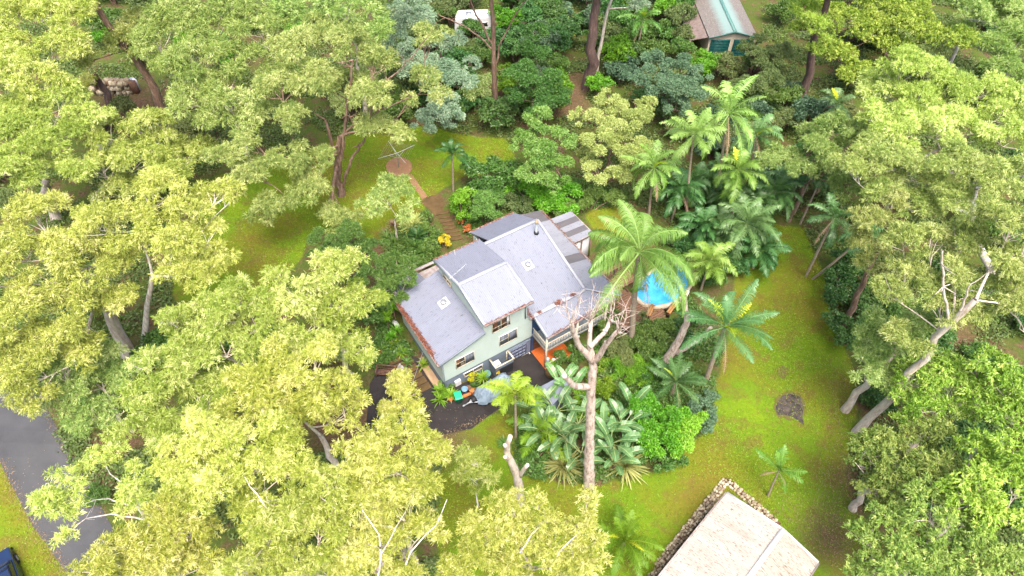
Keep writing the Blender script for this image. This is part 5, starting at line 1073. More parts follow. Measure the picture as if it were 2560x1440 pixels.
tree('slender pale gum close beside the thick dark trunk', [(1560, -60, 50), (1600, 15, 26), (1530, -40, 40)], base=(1488, 196), via=[(1500, 130), (1515, 40), (1528, 0), (1545, -40)], h=15, k=.9, leaf='wattle', bark_='bark_pale', r0=.24, ls=.45, group='tall trunks at the top', hcl=(3, 30))
tree('broken brown gum trunk above the stone wall with dry side branches', [(215, 205, 26), (190, 225, 22)], base=(282, 277), via=[(268, 245), (250, 210), (238, 188)], h=8, k=.9, leaf=YG, bark_='bark_dark', r0=.5, ls=.4, group=LG)
# broadleaf trees of the garden
tree('pale cream leaved tree beside the golden palms', [(1540, 290, 64), (1600, 310, 56), (1500, 350, 52), (1570, 370, 60), (1490, 430, 46), (1540, 440, 40), (1455, 290, 32), (1520, 245, 38), (1470, 390, 36), (1620, 265, 34)], h=6, leaf='pale_leaf', bark_='bark_brown', spray=0, name='pale_tree', ls=.3, asp=.36, droop=.2, rp=.34, r0=.18, squash=.6, k=.3)
tree('bright green round tree behind the house with glossy drooping leaves', [(1350, 300, 46), (1312, 350, 40), (1390, 350, 48), (1350, 385, 56), (1400, 425, 46), (1330, 435, 40), (1375, 460, 34)], h=6, leaf='glossy_leaf', bark_='bark_brown', spray=0, name='garden_tree', ls=.36, asp=.28, droop=.7, r0=.16, k=.35, tint=.6)
tree('dark green dense tree at the top between the two tall trunks', [(1330, 125, 50), (1300, 190, 50), (1362, 190, 55), (1330, 250, 58), (1282, 240, 34), (1390, 245, 38), (1340, 80, 36)], h=6.5, leaf='mid_leaf', bark_='bark_dark', spray=0, name='dense_tree', ls=.34, asp=.35, droop=.3, r0=.2, k=.35, tint=.35)
tree('blue green round tree below the green roofed shed', [(1640, 165, 50), (1700, 180, 52), (1590, 200, 38), (1725, 230, 48), (1660, 225, 48), (1745, 190, 34), (1690, 265, 40)], h=5.5, leaf='blue_leaf', bark_='bark_dark', spray=0, name='round_tree', ls=.34, asp=.42, droop=.2, r0=.2, k=.3, tint=.7)
tree('olive leaved tree in front of the green shed door', [(1868, 118, 24), (1880, 130, 28), (1895, 100, 24), (1905, 160, 44), (1880, 210, 46), (1945, 130, 40), (1930, 210, 50)], h=5, leaf='olive_leaf', bark_='bark_brown', spray=0, name='olive_tree', ls=.34, asp=.3, droop=.3, r0=.15, k=.3, tint=.75)
tree('deep green bushy tree against the left side of the house garden', [(800, 600, 44), (860, 600, 48), (920, 620, 48), (940, 665, 44), (840, 650, 44), (900, 700, 40), (790, 645, 30), (960, 715, 34), (880, 570, 30)], h=4.5, leaf='mid_leaf', bark_='bark_dark', spray=0, name='bushy_tree', ls=.2, asp=.4, droop=.3, r0=.15, k=.3, tint=.3)
tree('spiky leaved green tree leaning over the lower left roof corner', [(990, 660, 36), (1020, 690, 32), (970, 700, 36), (1000, 730, 34), (950, 740, 36), (1030, 660, 24)], h=5, leaf='mid_leaf', bark_='bark_pale', spray=0, name='spiky_tree', ls=.4, asp=.14, droop=.1, r0=.1, k=.3, tint=.5)

# ---------------------------------------------------------------- palms, dead trees, big-leaved plants
PG_ = 'feather palms round the pool'
palm('tall feathery palm arching over the pool, the largest palm', (1598, 632), base=(1578, 868), nf=26, Lf=6.0, ll=1.1, lw=.045, hang=.8, vee=.12, bend=(1.3, 2.1), r0=.24, nl=84, emin=-.35, dead=1, group=PG_, tint=.6)
palm('arching palm on the lawn edge with a bright lime young frond', (1812, 818), base=(1764, 952), nf=15, Lf=4.6, ll=.65, lw=.05, hang=.4, bend=(.8, 1.5), emin=-.1, leaf='palm_dark', tint=.75, spear=3, dead=3, r0=.2, nl=60, group=PG_, spl=1.6)
palm('stout grey green palm with tawny lower fronds beside the lawn', (1690, 955), h=2.0, nf=19, Lf=3.0, ll=.45, lw=.045, hang=.25, bend=(.6, 1.2), emin=.0, leaf='palm_dark', spear=1, dead=3, r0=.2, nl=42, group=PG_, tint=.6, spl=.7)
palm('lime feather palm standing alone in front of the covered trailer', (1288, 985), base=(1290, 1095), nf=12, Lf=2.6, ll=.6, lw=.055, hang=.4, bend=(.9, 1.7), leaf='palm_lime', emin=.0, dead=1, r0=.1, nl=36, group='small palms on the front lawn', tint=.4)
palm('glossy low palm with long fronds right of the lime palm', (1342, 1085), h=1.6, nf=10, Lf=3.2, ll=.7, lw=.06, hang=.45, bend=(1.0, 1.6), leaf='palm_lime', emin=.1, r0=.1, nl=38, group='small palms on the front lawn', tint=.15)
palm('lush bright green palm in front of the stone wall at the bottom', (1560, 1352), h=2.2, nf=18, Lf=3.2, ll=.55, lw=.045, hang=.35, bend=(.8, 1.5), leaf='fern_grass', spear=2, emin=-.1, r0=.15, nl=48, group='small palms on the front lawn', tint=.2, spl=.8)
palm('young thin palm standing in the open lawn above the pale shed', (1948, 1175), base=(1920, 1240), nf=9, Lf=1.9, ll=.4, lw=.045, hang=.25, bend=(.5, 1.1), leaf='palm', emin=.25, r0=.08, nl=30, group='small palms on the front lawn', tint=.3, dead=1)
palm('dark drooping palm right of the brick circle', (1130, 385), base=(1133, 478), nf=12, Lf=2.2, ll=.5, lw=.05, hang=.6, bend=(1.2, 2.0), leaf='palm_dark', emin=.1, r0=.1, nl=32, tint=.2)
GP = 'golden palms in the clump behind the pool'
palm('golden palm with a bright yellow spear, left front of the clump', (1635, 420), base=(1622, 545), nf=18, Lf=3.72, ll=.7, lw=.07, hang=.4, bend=(1.0, 1.8), leaf='palm', spear=1, dead=1, r0=.12, group=GP, emin=-.7, tint=.6)
palm('pale green palm left of the tallest one in the clump', (1735, 335), base=(1715, 560), nf=17, Lf=3.60, ll=.75, lw=.07, hang=.5, bend=(1.0, 1.7), leaf='palm', r0=.12, group=GP, emin=-.7, tint=.75)
palm('tallest palm of the clump with upright pale fronds', (1822, 285), base=(1790, 520), nf=18, Lf=4.80, ll=.85, lw=.075, hang=.5, bend=(.8, 1.6), leaf='palm', r0=.14, group=GP, emin=-.7, tint=.8, emax=1.45)
palm('palm with a broad lime spear in the middle of the clump', (1845, 425), base=(1825, 590), nf=18, Lf=3.60, ll=.75, lw=.075, hang=.45, leaf='palm', spear=1, r0=.12, group=GP, emin=-.7, tint=.45)
palm('palm with a tall narrow yellow spear on the right of the clump', (1890, 340), base=(1870, 520), nf=16, Lf=3.36, ll=.7, lw=.07, hang=.5, leaf='palm_dark', spear=1, dead=1, r0=.12, group=GP, emin=-.7, tint=.7)
palm('bushy many fronded palm at the tip of the right lawn', (1868, 560), h=4.6, nf=31, Lf=3.84, ll=.8, lw=.08, hang=.5, bend=(1.1, 2.0), leaf='palm_dark', r0=.2, emin=-.7, group=GP, tint=.65)
palm('dark skirted palm low beside the lawn tip', (1900, 625), h=2.6, nf=23, Lf=2.88, ll=.75, lw=.08, hang=.6, bend=(1.0, 1.8), leaf='palm_dark', r0=.15, emin=-.4, group=GP, tint=.45)
palm('leafy palm overhanging the right edge of the pool', (1775, 655), h=4.0, nf=22, Lf=3.24, ll=.75, lw=.075, hang=.45, leaf='palm', r0=.12, emin=-.4, group=GP, tint=.5)
palm('dim palm between the pool palm and the clump', (1700, 470), h=4.5, nf=21, Lf=3.24, ll=.7, lw=.07, hang=.5, leaf='palm_dark', r0=.12, emin=-.4, group=GP, tint=.35)
palm('shaded palm behind the bushy palm, right of the spears', (1940, 480), h=4.2, nf=21, Lf=3.36, ll=.7, lw=.07, hang=.5, leaf='palm_dark', r0=.12, emin=-.4, group=GP, tint=.4)
palm('low palm filling the gap behind the big pool palm', (1760, 560), h=3.4, nf=22, Lf=3.00, ll=.7, lw=.075, hang=.5, leaf='palm_dark', r0=.12, emin=-.5, group=GP, tint=.4)
lp = poly_at([(1660, 560), (1690, 460), (1800, 430), (1960, 470), (1950, 600), (1880, 650), (1790, 640), (1740, 600)])
made = 0
while made < 11:
    x, y = rng.uniform(np.min(lp, 0)[0], np.max(lp, 0)[0]), rng.uniform(np.min(lp, 0)[1], np.max(lp, 0)[1])
    if not inside(lp, np.array([x]), np.array([y]))[0]: continue
    made += 1; hh = rng.uniform(1.8, 3.6); p = np.array([x, y, float(gz(x, y)) + hh]); q = p - [0, 0, CAM_H]; zc = depth(p)
    palm('low dark golden palm filling the clump behind the pool', (1280 + FPX * q[0] / zc, 720 + FPX * (-q[1] * SP - q[2] * CP) / zc), h=hh, nf=17, Lf=rng.uniform(2.2, 3.0), ll=.75, lw=.08, hang=.5, leaf='palm_dark', emin=-.6, r0=.1, nl=30, group='low palms in the golden clump', tint=rng.uniform(.3, .7))
RP = 'slim palms along the right bush'
palm('slim dark palm on a leaning pale stem at the top of the right lawn', (2085, 545), base=(2015, 690), nf=12, Lf=3.2, ll=.65, lw=.06, hang=.4, bend=(.9, 1.6), leaf='palm_dark', r0=.12, group=RP, tint=.6)
palm('second slim palm half hidden by olive leaves beside the leaning one', (2165, 585), base=(2030, 697), nf=11, Lf=3.0, ll=.65, lw=.06, hang=.4, leaf='palm_dark', r0=.11, group=RP, tint=.5)
palm('grey palm with a lime spear standing under the hollow gum', (2090, 260), h=6.0, nf=11, Lf=2.9, ll=.65, lw=.065, hang=.45, leaf='palm_dark', spear=1, dead=1, r0=.12, group=RP, tint=.7)
palm('slender palm with a pale hanging frond in the rear bush', (1608, 48), base=(1588, 145), nf=12, Lf=3.4, ll=.7, lw=.06, hang=.5, leaf='palm', spear=1, dead=1, r0=.14, tint=.5)
for (tp, bs, lb) in (((2035, 425), (1985, 535), 'leaning slim palm stem nearest the golden palms'), ((2060, 430), (2000, 560), 'leaning slim palm stem closest to the lawn tip'), ((2000, 440), (1975, 500), 'short slim palm stem behind the other leaning stems')):
    palm(lb, tp, base=bs, nf=9, Lf=2.2, ll=.6, lw=.06, leaf='palm_dark', r0=.1, group='leaning palm stems', tint=.5)

strelitzia('big clump with torn paddle leaves left of the dead gum', [(1410, 1125, 1.8, 10), (1370, 1105, 1.5, 9), (1440, 1095, 2.0, 9), (1390, 1055, 1.7, 8), (1450, 1155, 1.1, 8), (1350, 1055, 1.1, 7)])
strelitzia('clump of tall torn paddle leaves right of the dead gum trunk', [(1525, 1135, 1.9, 10), (1550, 1095, 1.8, 9), (1535, 1175, 1.3, 8), (1505, 1105, 1.7, 7), (1570, 1045, 1.5, 8)])
strelitzia('short clump of paddle leaves at the edge of the drive', [(1415, 1000, 1.1, 8), (1395, 990, 0.9, 6)])
yg = 'variegated yuccas at the foot of the dead gum'
for px, lb in ((1406, 'yellow striped spiky yucca left of the dead gum base'), (1560, 'yellow striped spiky yucca right of the dead gum base')):
    rosette('yucca_plant', lb, px, 1172, n=110, Lf=2.1, w=.13, leaf='yucca', e=(-.15, 1.35), bend=.45, group=yg, stripe=.9, h=.45, cat='yucca')

def limb(g, pts, r, n=10, cap=True, jit=.02):
    """a smooth limb through points"""
    p = np.asarray(pts, float); s = np.concatenate([[0], np.cumsum(np.linalg.norm(np.diff(p, axis=0), axis=1))]); k = max(6, int(s[-1] / .5)); t = np.linspace(0, s[-1], k)
    q = np.stack([np.interp(t, s, p[:, i]) for i in range(3)], 1)
    for _ in range(2): q[1:-1] = (q[:-2] + 2 * q[1:-1] + q[2:]) / 4
    q[1:-1] += rng.normal(size=q[1:-1].shape) * jit
    rr = np.interp(t, s, r) * (1 + .03 * rng.normal(size=k)); g.tube(q, rr, n, cap=cap); return q

B = at(1473, 1213); Y0 = B[1]
def dp(*ps, dy=0): return [atY(x, y, Y0 + dy * i / max(1, len(ps) - 1)) for i, (x, y) in enumerate(ps)]
dt = thing('dead_tree', 'tall pale dead gum with lopped branches standing in front of the house', 'dead tree', B)
g = G(); limb(g, [B - [0, 0, .3]] + dp((1474, 1100), (1477, 1000), (1481, 930), (1484, 895)), [.46, .33, .29, .26, .25], 14, False); g.build('trunk', 'bark_dead', dt, B, smooth=True)
branches = [([(1484, 905), (1462, 880), (1440, 852), (1432, 825), (1428, 808)], [.23, .19, .16, .14, .12], -1.5), ([(1484, 900), (1470, 860), (1474, 825), (1477, 800)], [.2, .15, .12, .1], .6),
            ([(1474, 868), (1500, 845), (1520, 825), (1524, 800)], [.17, .14, .12, .1], 1.5), ([(1486, 905), (1505, 875), (1522, 850), (1544, 828)], [.2, .16, .13, .11], -.8),
            ([(1476, 968), (1450, 968), (1430, 962), (1418, 948), (1410, 938)], [.23, .21, .18, .16, .14], -2.0)]
tips = []
for ps, r, dy in branches:
    g = G(); q = limb(g, dp(*ps, dy=dy), r, 10); tips.append(q[-1])
    for _ in range(3):
        j = rng.integers(2, len(q)); o = q[j] + unit(rng.normal(size=3)) * .22; g.tube(np.array([q[j], o]), [.09, .08], 7, cap=True)
    g.build('branch', 'bark_dead', dt, B, smooth=True)
for c in tips[:4]:
    g = G()
    for _ in range(9):
        e = c + np.array([rng.normal() * .6, rng.normal() * .55, rng.uniform(.7, 2.7)]); m = (c + e) / 2 + rng.normal(size=3) * .3; q = bez(c + rng.normal(size=3) * .08, m, e, 6); g.tube(q, np.linspace(.030, .008, 6), 4)
        for _ in range(2): j = rng.integers(2, 6); o = q[j] + np.array([rng.normal() * .35, rng.normal() * .35, rng.uniform(-.1, .6)]); g.tube(np.array([q[j], o]), [.016, .007], 4)
    g.build('twigs', 'bark_dead', dt, B)

B = at(1300, 1258); Y0 = B[1]
st_ = thing('dead_stump', 'tall grey dead stump with sawn stubs at the edge of the front lawn', 'stump', B)
g = G(); limb(g, [B - [0, 0, .3]] + dp((1298, 1225), (1293, 1190), (1280, 1160), (1268, 1135), (1268, 1115), (1276, 1090)), [.38, .34, .3, .26, .22, .19, .15], 12); g.build('trunk', 'bark_pale', st_, B, smooth=True)
for ps in ([(1300, 1190), (1308, 1175), (1319, 1162)], [(1268, 1125), (1262, 1112)], [(1275, 1148), (1262, 1142)]):
    g = G(); limb(g, dp(*ps, dy=-.4), np.linspace(.17, .13, len(ps)), 9, jit=.01); g.build('branch', 'bark_pale', st_, B, smooth=True)
B = at(1655, 912); Y0 = B[1]
st2 = thing('dead_tree', 'leaning grey dead trunk with a forked stub between the palms', 'dead tree', B)
g = G(); limb(g, [B - [0, 0, .3]] + dp((1680, 880), (1702, 840), (1720, 800), (1712, 772), (1708, 752), (1718, 728)), [.42, .36, .3, .26, .24, .23, .2], 12); g.build('trunk', 'bark_dead', st2, B, smooth=True)
g = G(); limb(g, dp((1686, 885), (1720, 865), (1752, 845), (1778, 818), dy=-1.5), [.24, .2, .17, .15], 10); g.build('branch', 'bark_dead', st2, B, smooth=True)
g = G(); limb(g, dp((1708, 760), (1698, 748)), [.14, .1], 8, jit=.01); g.build('branch', 'bark_dead', st2, B, smooth=True)

# ---------------------------------------------------------------- shrubs and beds
shrub('shrub', 'rounded bright green shrub bulging onto the right lawn', [(1625, 1040, 46), (1680, 1060, 50), (1650, 1110, 50), (1600, 1010, 36), (1630, 1085, 40)], 'bright_leaf', h=2.2, ls=.22, rp=.34, tint=.32)
shrub('shrub', 'yellowish green shrub joined to the bright rounded one', [(1720, 1075, 44), (1705, 1115, 40), (1740, 1050, 30), (1690, 1090, 34)], 'bright_leaf', h=2.0, ls=.2, rp=.34, tint=.8)
shrub('shrub', 'blue grey shrub at the lawn edge right of the bright ones', [(1755, 1035, 34), (1770, 1005, 30), (1765, 1065, 26)], 'blue_leaf', h=1.5, ls=.22, tint=.8)
shrub('shrub', 'dark green shrub under the bright rounded one', [(1620, 1130, 34), (1660, 1155, 34), (1690, 1140, 30), (1590, 1075, 30), (1580, 1120, 26)], 'mid_leaf', h=.9, ls=.24, tint=.4)
HB = 'shrubs in the bed behind the stepping stones'
shrub('shrub', 'lush green shrub right of the stone landing path', [(1146, 512, 26), (1170, 506, 30), (1164, 543, 22)], 'bright_leaf', h=1.4, ls=.26, asp=.3, group=HB, tint=.35)
shrub('shrub', 'yellow topped rounded shrub in the rear bed', [(1165, 490, 24), (1150, 500, 20)], 'bright_leaf', h=2.6, ls=.2, group=HB, tint=.8)
shrub('shrub', 'glossy dark shrub beside the drooping palm', [(1200, 440, 40), (1240, 430, 38), (1180, 420, 34), (1270, 450, 32), (1220, 470, 36)], 'mid_leaf', h=2.2, ls=.36, asp=.4, group=HB, tint=.45)
shrub('shrub', 'shrub with slim pale stems behind the upper roof', [(1210, 505, 34), (1225, 535, 30), (1240, 500, 26), (1195, 530, 24)], 'mid_leaf', h=2.0, ls=.38, asp=.16, group=HB, tint=.75)
shrub('shrub', 'red flecked low shrub by the stepping stones', [(1152, 552, 9), (1168, 570, 12)], 'red_leaf', h=.6, ls=.2, group=HB, tint=.6)
shrub('shrub', 'shrub right below the bright green round tree', [(1290, 470, 30), (1340, 490, 34), (1390, 500, 38), (1430, 490, 34), (1360, 515, 28), (1420, 520, 28)], 'bright_leaf', h=1.4, ls=.26, group=HB, tint=.45)
shrub('shrub', 'brownish creeper mound behind the rear gutter', [(1270, 510, 30), (1310, 520, 30), (1340, 505, 24), (1290, 530, 22)], 'olive_leaf', h=.7, ls=.2, group=HB, tint=.3)
shrub('shrub', 'pale strappy shrub at the corner of the striped patio roof', [(1390, 520, 26), (1440, 515, 22), (1470, 500, 26), (1500, 490, 30), (1530, 500, 28)], 'mid_leaf', h=1.2, ls=.36, asp=.18, group=HB, tint=.85)
YB = 'shrubs in the bed left of the house'
shrub('shrub', 'yellow flowering croton shrub by the lowest stepping stone', [(1112, 598, 13), (1120, 608, 11), (1104, 604, 9)], 'croton', h=.8, ls=.2, group=YB)
rosette('spider_plant', 'cream streaked strappy plant in the bed left of the stepping stones', 1035, 580, n=70, Lf=1.5, w=.11, leaf='pale_leaf', e=(.1, 1.3), bend=.9, group=YB, heads=3, spread=.5, h=.7)
shrub('shrub', 'mixed leafy mound behind the cream streaked plant', [(1058, 548, 22), (1050, 572, 22), (1075, 584, 18), (1075, 612, 20)], 'mid_leaf', h=.9, ls=.34, asp=.2, group=YB, tint=.7)
rosette('cordyline_plant', 'dark broad rosette plant right of the cream streaked one', 1062, 605, n=60, Lf=1.3, w=.14, leaf='dark_leaf', e=(.1, 1.3), bend=.8, group=YB, heads=2, spread=.4, h=.8)
rosette('agave_plant', 'yellow green rosettes by the back wall, left', 1000, 600, n=50, Lf=1.1, w=.09, leaf='mid_leaf', e=(.1, 1.3), bend=.7, group=YB, heads=4, spread=.8, h=.6)
rosette('agave_plant', 'dense rosettes between the back gutter and the spiky tree', 1040, 640, n=50, Lf=1.0, w=.09, leaf='mid_leaf', e=(.1, 1.3), bend=.7, group=YB, heads=5, spread=.9, h=.6)
for px, py, lb in ((985, 575, 'pale pink plume grass tuft above the left bed'), (968, 595, 'faded tan plume tuft at the left bed edge')):
    rosette('plume_plant', lb, px, py, n=60, Lf=.8, w=.05, leaf='dead_frond', e=(.2, 1.4), bend=.4, h=.6, group='plume tufts')
shrub('shrub', 'green filler shrub between the rosettes and the left wall', [(1010, 625, 28), (985, 640, 24), (1075, 635, 24), (1060, 660, 20)], 'mid_leaf', h=.5, ls=.26, group=YB, tint=.4)
CG = 'spiky dracaenas beside the side steps'
for px, py, sm, lb in ((975, 815, 2.2, 'spiky dracaena on a thin stem at the top of the side steps'), (992, 800, 2.6, 'tallest spiky dracaena by the left wall'), (996, 832, 1.2, 'short spiky dracaena nearest the side steps'), (982, 845, 1.0, 'spiky dracaena below the tall ones, near the yellow gum')):
    rosette('dracaena_plant', lb, px, py + 14, n=60, Lf=.75, w=.05, leaf='bright_leaf', e=(-.3, 1.4), bend=.4, stem=sm, group=CG)
shrub('shrub', 'dark green shrub mass under the left roof gutter', [(960, 780, 36), (930, 790, 34), (950, 750, 34), (975, 745, 26), (900, 790, 30), (990, 770, 18)], 'mid_leaf', h=1.6, ls=.24, tint=.3, group=YB)
BR = 'bromeliads around the bench'
for px, py, n, lf, lb in ((955, 880, 26, 'fern_grass', 'yellow green bromeliad with an orange heart behind the bench'), (985, 868, 30, 'fern_grass', 'upright bromeliad left of the side steps'), (1005, 885, 28, 'fern_grass', 'big bromeliad over the seated statue'), (1018, 910, 20, 'mid_leaf', 'small dark bromeliad right of the statue'), (1060, 915, 30, 'fern_grass', 'loose bromeliad standing at the left house wall'), (965, 895, 30, 'mid_leaf', 'low green tuft right behind the bench back'), (940, 905, 24, 'mid_leaf', 'green tuft left behind the bench')):
    rosette('bromeliad_plant', lb, px, py, n=n, Lf=.85, w=.10, leaf=lf, e=(.2, 1.3), bend=.8, group=BR, h=.15)
shrub('flower', 'small orange flower head in a bromeliad', [(953, 877, 4)], 'red_leaf', h=.7, ls=.12)
rosette('bromeliad_plant', 'yellow green bromeliads in a row at the front corner of the house', 1105, 993, n=34, Lf=.95, w=.10, leaf='fern_grass', e=(.1, 1.3), bend=.8, heads=4, spread=.35, h=.2, group='plants along the front wall')
rosette('potted_plant', 'leafy yellow green plant next to the green bin', 1128, 994, n=40, Lf=.8, w=.12, leaf='fern_grass', e=(.1, 1.3), bend=.8, h=.35, group='plants along the front wall')
shrub('croton', 'yellow leaved croton in a terracotta pot by the front wall', [(1181, 939, 9), (1176, 951, 8), (1186, 935, 7)], 'croton', h=.7, ls=.24, asp=.55, group='plants along the front wall')
rosette('potted_plant', 'lime strappy plant left of the tall green pot', 1208, 955, n=40, Lf=.8, w=.08, leaf='fern_grass', e=(.1, 1.3), bend=.7, h=.6, group='plants along the front wall')
rosette('potted_plant', 'fine green tuft below the yellow croton', 1186, 972, n=50, Lf=.6, w=.04, leaf='mid_leaf', e=(.1, 1.4), bend=.7, h=.3, group='plants along the front wall')
shrub('creeper', 'orange flowering creeper on the dark enclosure front', [(1243, 928, 6), (1246, 935, 4)], 'croton', h=.9, ls=.14, tint=.95)
# the long bed between the veranda and the lawn
VB = 'plants in the long bed right of the veranda'
for lbs, lf, h, ls, asp, ti, lb in (
    ([(1400, 895, 18), (1420, 905, 20), (1445, 890, 22), (1440, 870, 20)], 'mid_leaf', .8, .26, .4, .3, 'dark shrub at the front of the orange porch'),
    ([(1375, 905, 10), (1385, 912, 12)], 'fern_grass', .6, .26, .3, .5, 'lime tuft beside the gas bottle'),
    ([(1480, 745, 24), (1500, 765, 26), (1520, 790, 28), (1500, 810, 26)], 'mid_leaf', 2.2, .3, .3, .5, 'tall shrub against the veranda corner'),
    ([(1540, 870, 30), (1530, 830, 28), (1560, 890, 28), (1545, 850, 26)], 'olive_leaf', 1.4, .34, .14, .9, 'pale spiky shrub left of the pool palm stem'),
    ([(1610, 830, 34), (1640, 850, 34), (1630, 880, 32), (1600, 870, 32), (1660, 820, 28), (1590, 840, 26)], 'mid_leaf', 1.4, .24, .4, .5, 'green shrub below the pool deck'),
    ([(1580, 910, 32), (1560, 940, 30), (1610, 925, 32), (1540, 915, 28), (1590, 950, 26)], 'fern_grass', .9, .4, .14, .2, 'grassy leaved shrub in the middle of the long bed'),
    ([(1640, 930, 32), (1660, 900, 26), (1620, 965, 28)], 'mid_leaf', 1.0, .26, .35, .3, 'shrub at the foot of the leaning dead trunk'),
    ([(1700, 820, 26), (1720, 850, 26), (1735, 800, 24), (1700, 880, 24)], 'dark_leaf', 1.0, .26, .4, .6, 'dark shrub under the lime spear palm'),
    ([(1500, 960, 28), (1520, 985, 26), (1480, 930, 22), (1500, 900, 24)], 'fern_grass', .8, .36, .2, .15, 'leafy shrub behind the dead gum trunk'),
    ([(1330, 1150, 26), (1300, 1160, 24), (1350, 1180, 22), (1310, 1130, 26), (1360, 1130, 24)], 'mid_leaf', .8, .26, .3, .4, 'dark green mound left of the striped yucca'),
    ([(1420, 1130, 26), (1450, 1150, 22), (1500, 1130, 24), (1520, 1150, 22), (1480, 1100, 22)], 'dark_leaf', .7, .3, .3, .7, 'shady filler shrub between the two yuccas'),
    ([(1460, 990, 26), (1500, 1020, 26), (1450, 1030, 24)], 'fern_grass', 2.0, .34, .2, .6, 'yellowish strappy shrub touching the dead gum trunk')):
    shrub('shrub', lb, lbs, lf, h=h, ls=ls, asp=asp, tint=ti, group=VB)
rosette('dracaena_plant', 'small dark spiky plant left of the low glossy palm', 1262, 1118, n=60, Lf=.8, w=.06, leaf='mid_leaf', e=(-.2, 1.4), bend=.4, stem=.6, group=VB)
for px, py, lb in ((1545, 800, 'cream crowned spiky plant beside the pool palm stem'), (1600, 800, 'green spiky plant below the deck edge'), (1632, 835, 'spiky rosette above the green shrub'), (1605, 860, 'pale spiky rosette in the middle of the bed')):
    rosette('dracaena_plant', lb, px, py + 16, n=70, Lf=.7, w=.05, leaf='olive_leaf', e=(-.3, 1.4), bend=.4, stem=1.6, group=VB)
# right-hand bush edge and understorey
RB = 'shrubs along the edge of the right lawn'
for lbs, lf, h, ti, lb in (
    ([(2090, 690, 34), (2120, 720, 36), (2080, 740, 34), (2130, 680, 34), (2110, 650, 30)], 'dark_leaf', 1.8, .6, 'dark shrub right of the twin palm stems'),
    ([(2085, 790, 34), (2110, 820, 34), (2140, 790, 34), (2120, 860, 30), (2150, 840, 34)], 'dark_leaf', 1.5, .75, 'dark rounded shrub round the straight brown trunk'),
    ([(2180, 740, 40), (2200, 780, 40), (2230, 800, 36), (2170, 820, 34)], 'mid_leaf', 1.6, .3, 'green shrub behind the straight brown trunk'),
    ([(2250, 760, 40), (2300, 740, 40), (2330, 790, 40), (2280, 800, 40)], 'mid_leaf', 1.6, .5, 'green shrub under the great white limbed gum'),
    ([(2180, 1000, 28), (2200, 970, 26), (2240, 900, 34), (2300, 870, 40)], 'mid_leaf', 1.0, .3, 'low shrub between the leaning gum trunks')):
    shrub('shrub', lb, lbs, lf, h=h, ls=.26, asp=.45, tint=ti, group=RB)

shrub('shrub', 'dull green shrub in front of the caravan', [(1165, 130, 26), (1195, 128, 24), (1140, 140, 26)], 'olive_leaf', h=.9, ls=.34, tint=.4)
# the bush: many look-alike shrubs and saplings, built as a few prototypes and copied
def shrub_proto(kind, leaf, ls, asp, lai, droop, nb, rp=.42, tint=.5):
    g = G(); gs = G()
    for i in range(nb):
        a = 2.4 * i; c = np.array([cos(a) * .55 * (i > 0), sin(a) * .55 * (i > 0), rng.uniform(.75, 1.25)])
        bush_mesh(g, c, rng.uniform(.6, .85), ls, asp, lai, rp, tint=tint + rng.normal() * .08, droop=droop); gs.tube(bez(np.array([0, 0, -.5]), c * [.3, .3, .5], c, 4), [.08, .06, .05, .03], 5)
    return g, gs
PR = {}
def proto(k, *a, **kw):
    g, gs = shrub_proto(k, *a, **kw); PR[k] = (g, gs, a[0])
proto('dark', 'dark_leaf', .17, .45, 1.1, .2, 4, tint=.75); proto('mid', 'mid_leaf', .17, .45, 1.1, .2, 4); proto('olive', 'olive_leaf', .17, .3, 1.1, .4, 4); proto('blue', 'blue_leaf', .17, .4, 1.1, .2, 4)
proto('bright', 'bright_leaf', .17, .4, 1.1, .3, 4, tint=.35); proto('gumlet', 'gum_olive', .19, .22, 1.0, .6, 5, tint=.6)
PM = {}
def place(kind, px, py, s, label, group, sz=1.0, cat='shrub'):
    B = at(px, py, 0); r_ = thing('bush_shrub', label, cat, B, rng.random() * 6, group); r_.scale = (s, s, s * sz)
    if kind not in PM:
        g, gs, leaf = PR[kind]; PM[kind] = (gs.build('stem', 'bark_brown', r_, smooth=True), g.build('foliage', leaf, r_))
    else:
        for o in PM[kind]: c = o.copy(); COL.objects.link(c); c.parent = r_
def fill(poly, n, kinds, s, label, group, mind=1.0):
    """scatter shrubs of one look through a patch of bush (plan polygon given by ground pixels)"""
    P = poly_at(poly); xs = [p[0] for p in P]; ys = [p[1] for p in P]; got = []; tries = 0
    while len(got) < n and tries < n * 60:
        tries += 1; x, y = rng.uniform(min(xs), max(xs)), rng.uniform(min(ys), max(ys))
        if not inside(P, np.array([x]), np.array([y]))[0] or any(inside(LP, np.array([x]), np.array([y]))[0] for LP in KEEP): continue
        if any(math.hypot(x - a, y - b) < mind for a, b in got): continue
        got.append((x, y)); kd = kinds[int(rng.integers(len(kinds)))]; sc = rng.uniform(*s); B = np.array([x, y, float(gz(x, y))])
        r_ = thing('bush_shrub', label[kd] if isinstance(label, dict) else label, 'shrub', B, rng.random() * 6, group); r_.scale = (sc, sc, sc * rng.uniform(.8, 1.15))
        if kd not in PM: g, gs, leaf = PR[kd]; PM[kd] = (gs.build('stem', 'bark_brown', r_, smooth=True), g.build('foliage', leaf, r_))
        else:
            for o in PM[kd]: c = o.copy(); COL.objects.link(c); c.parent = r_
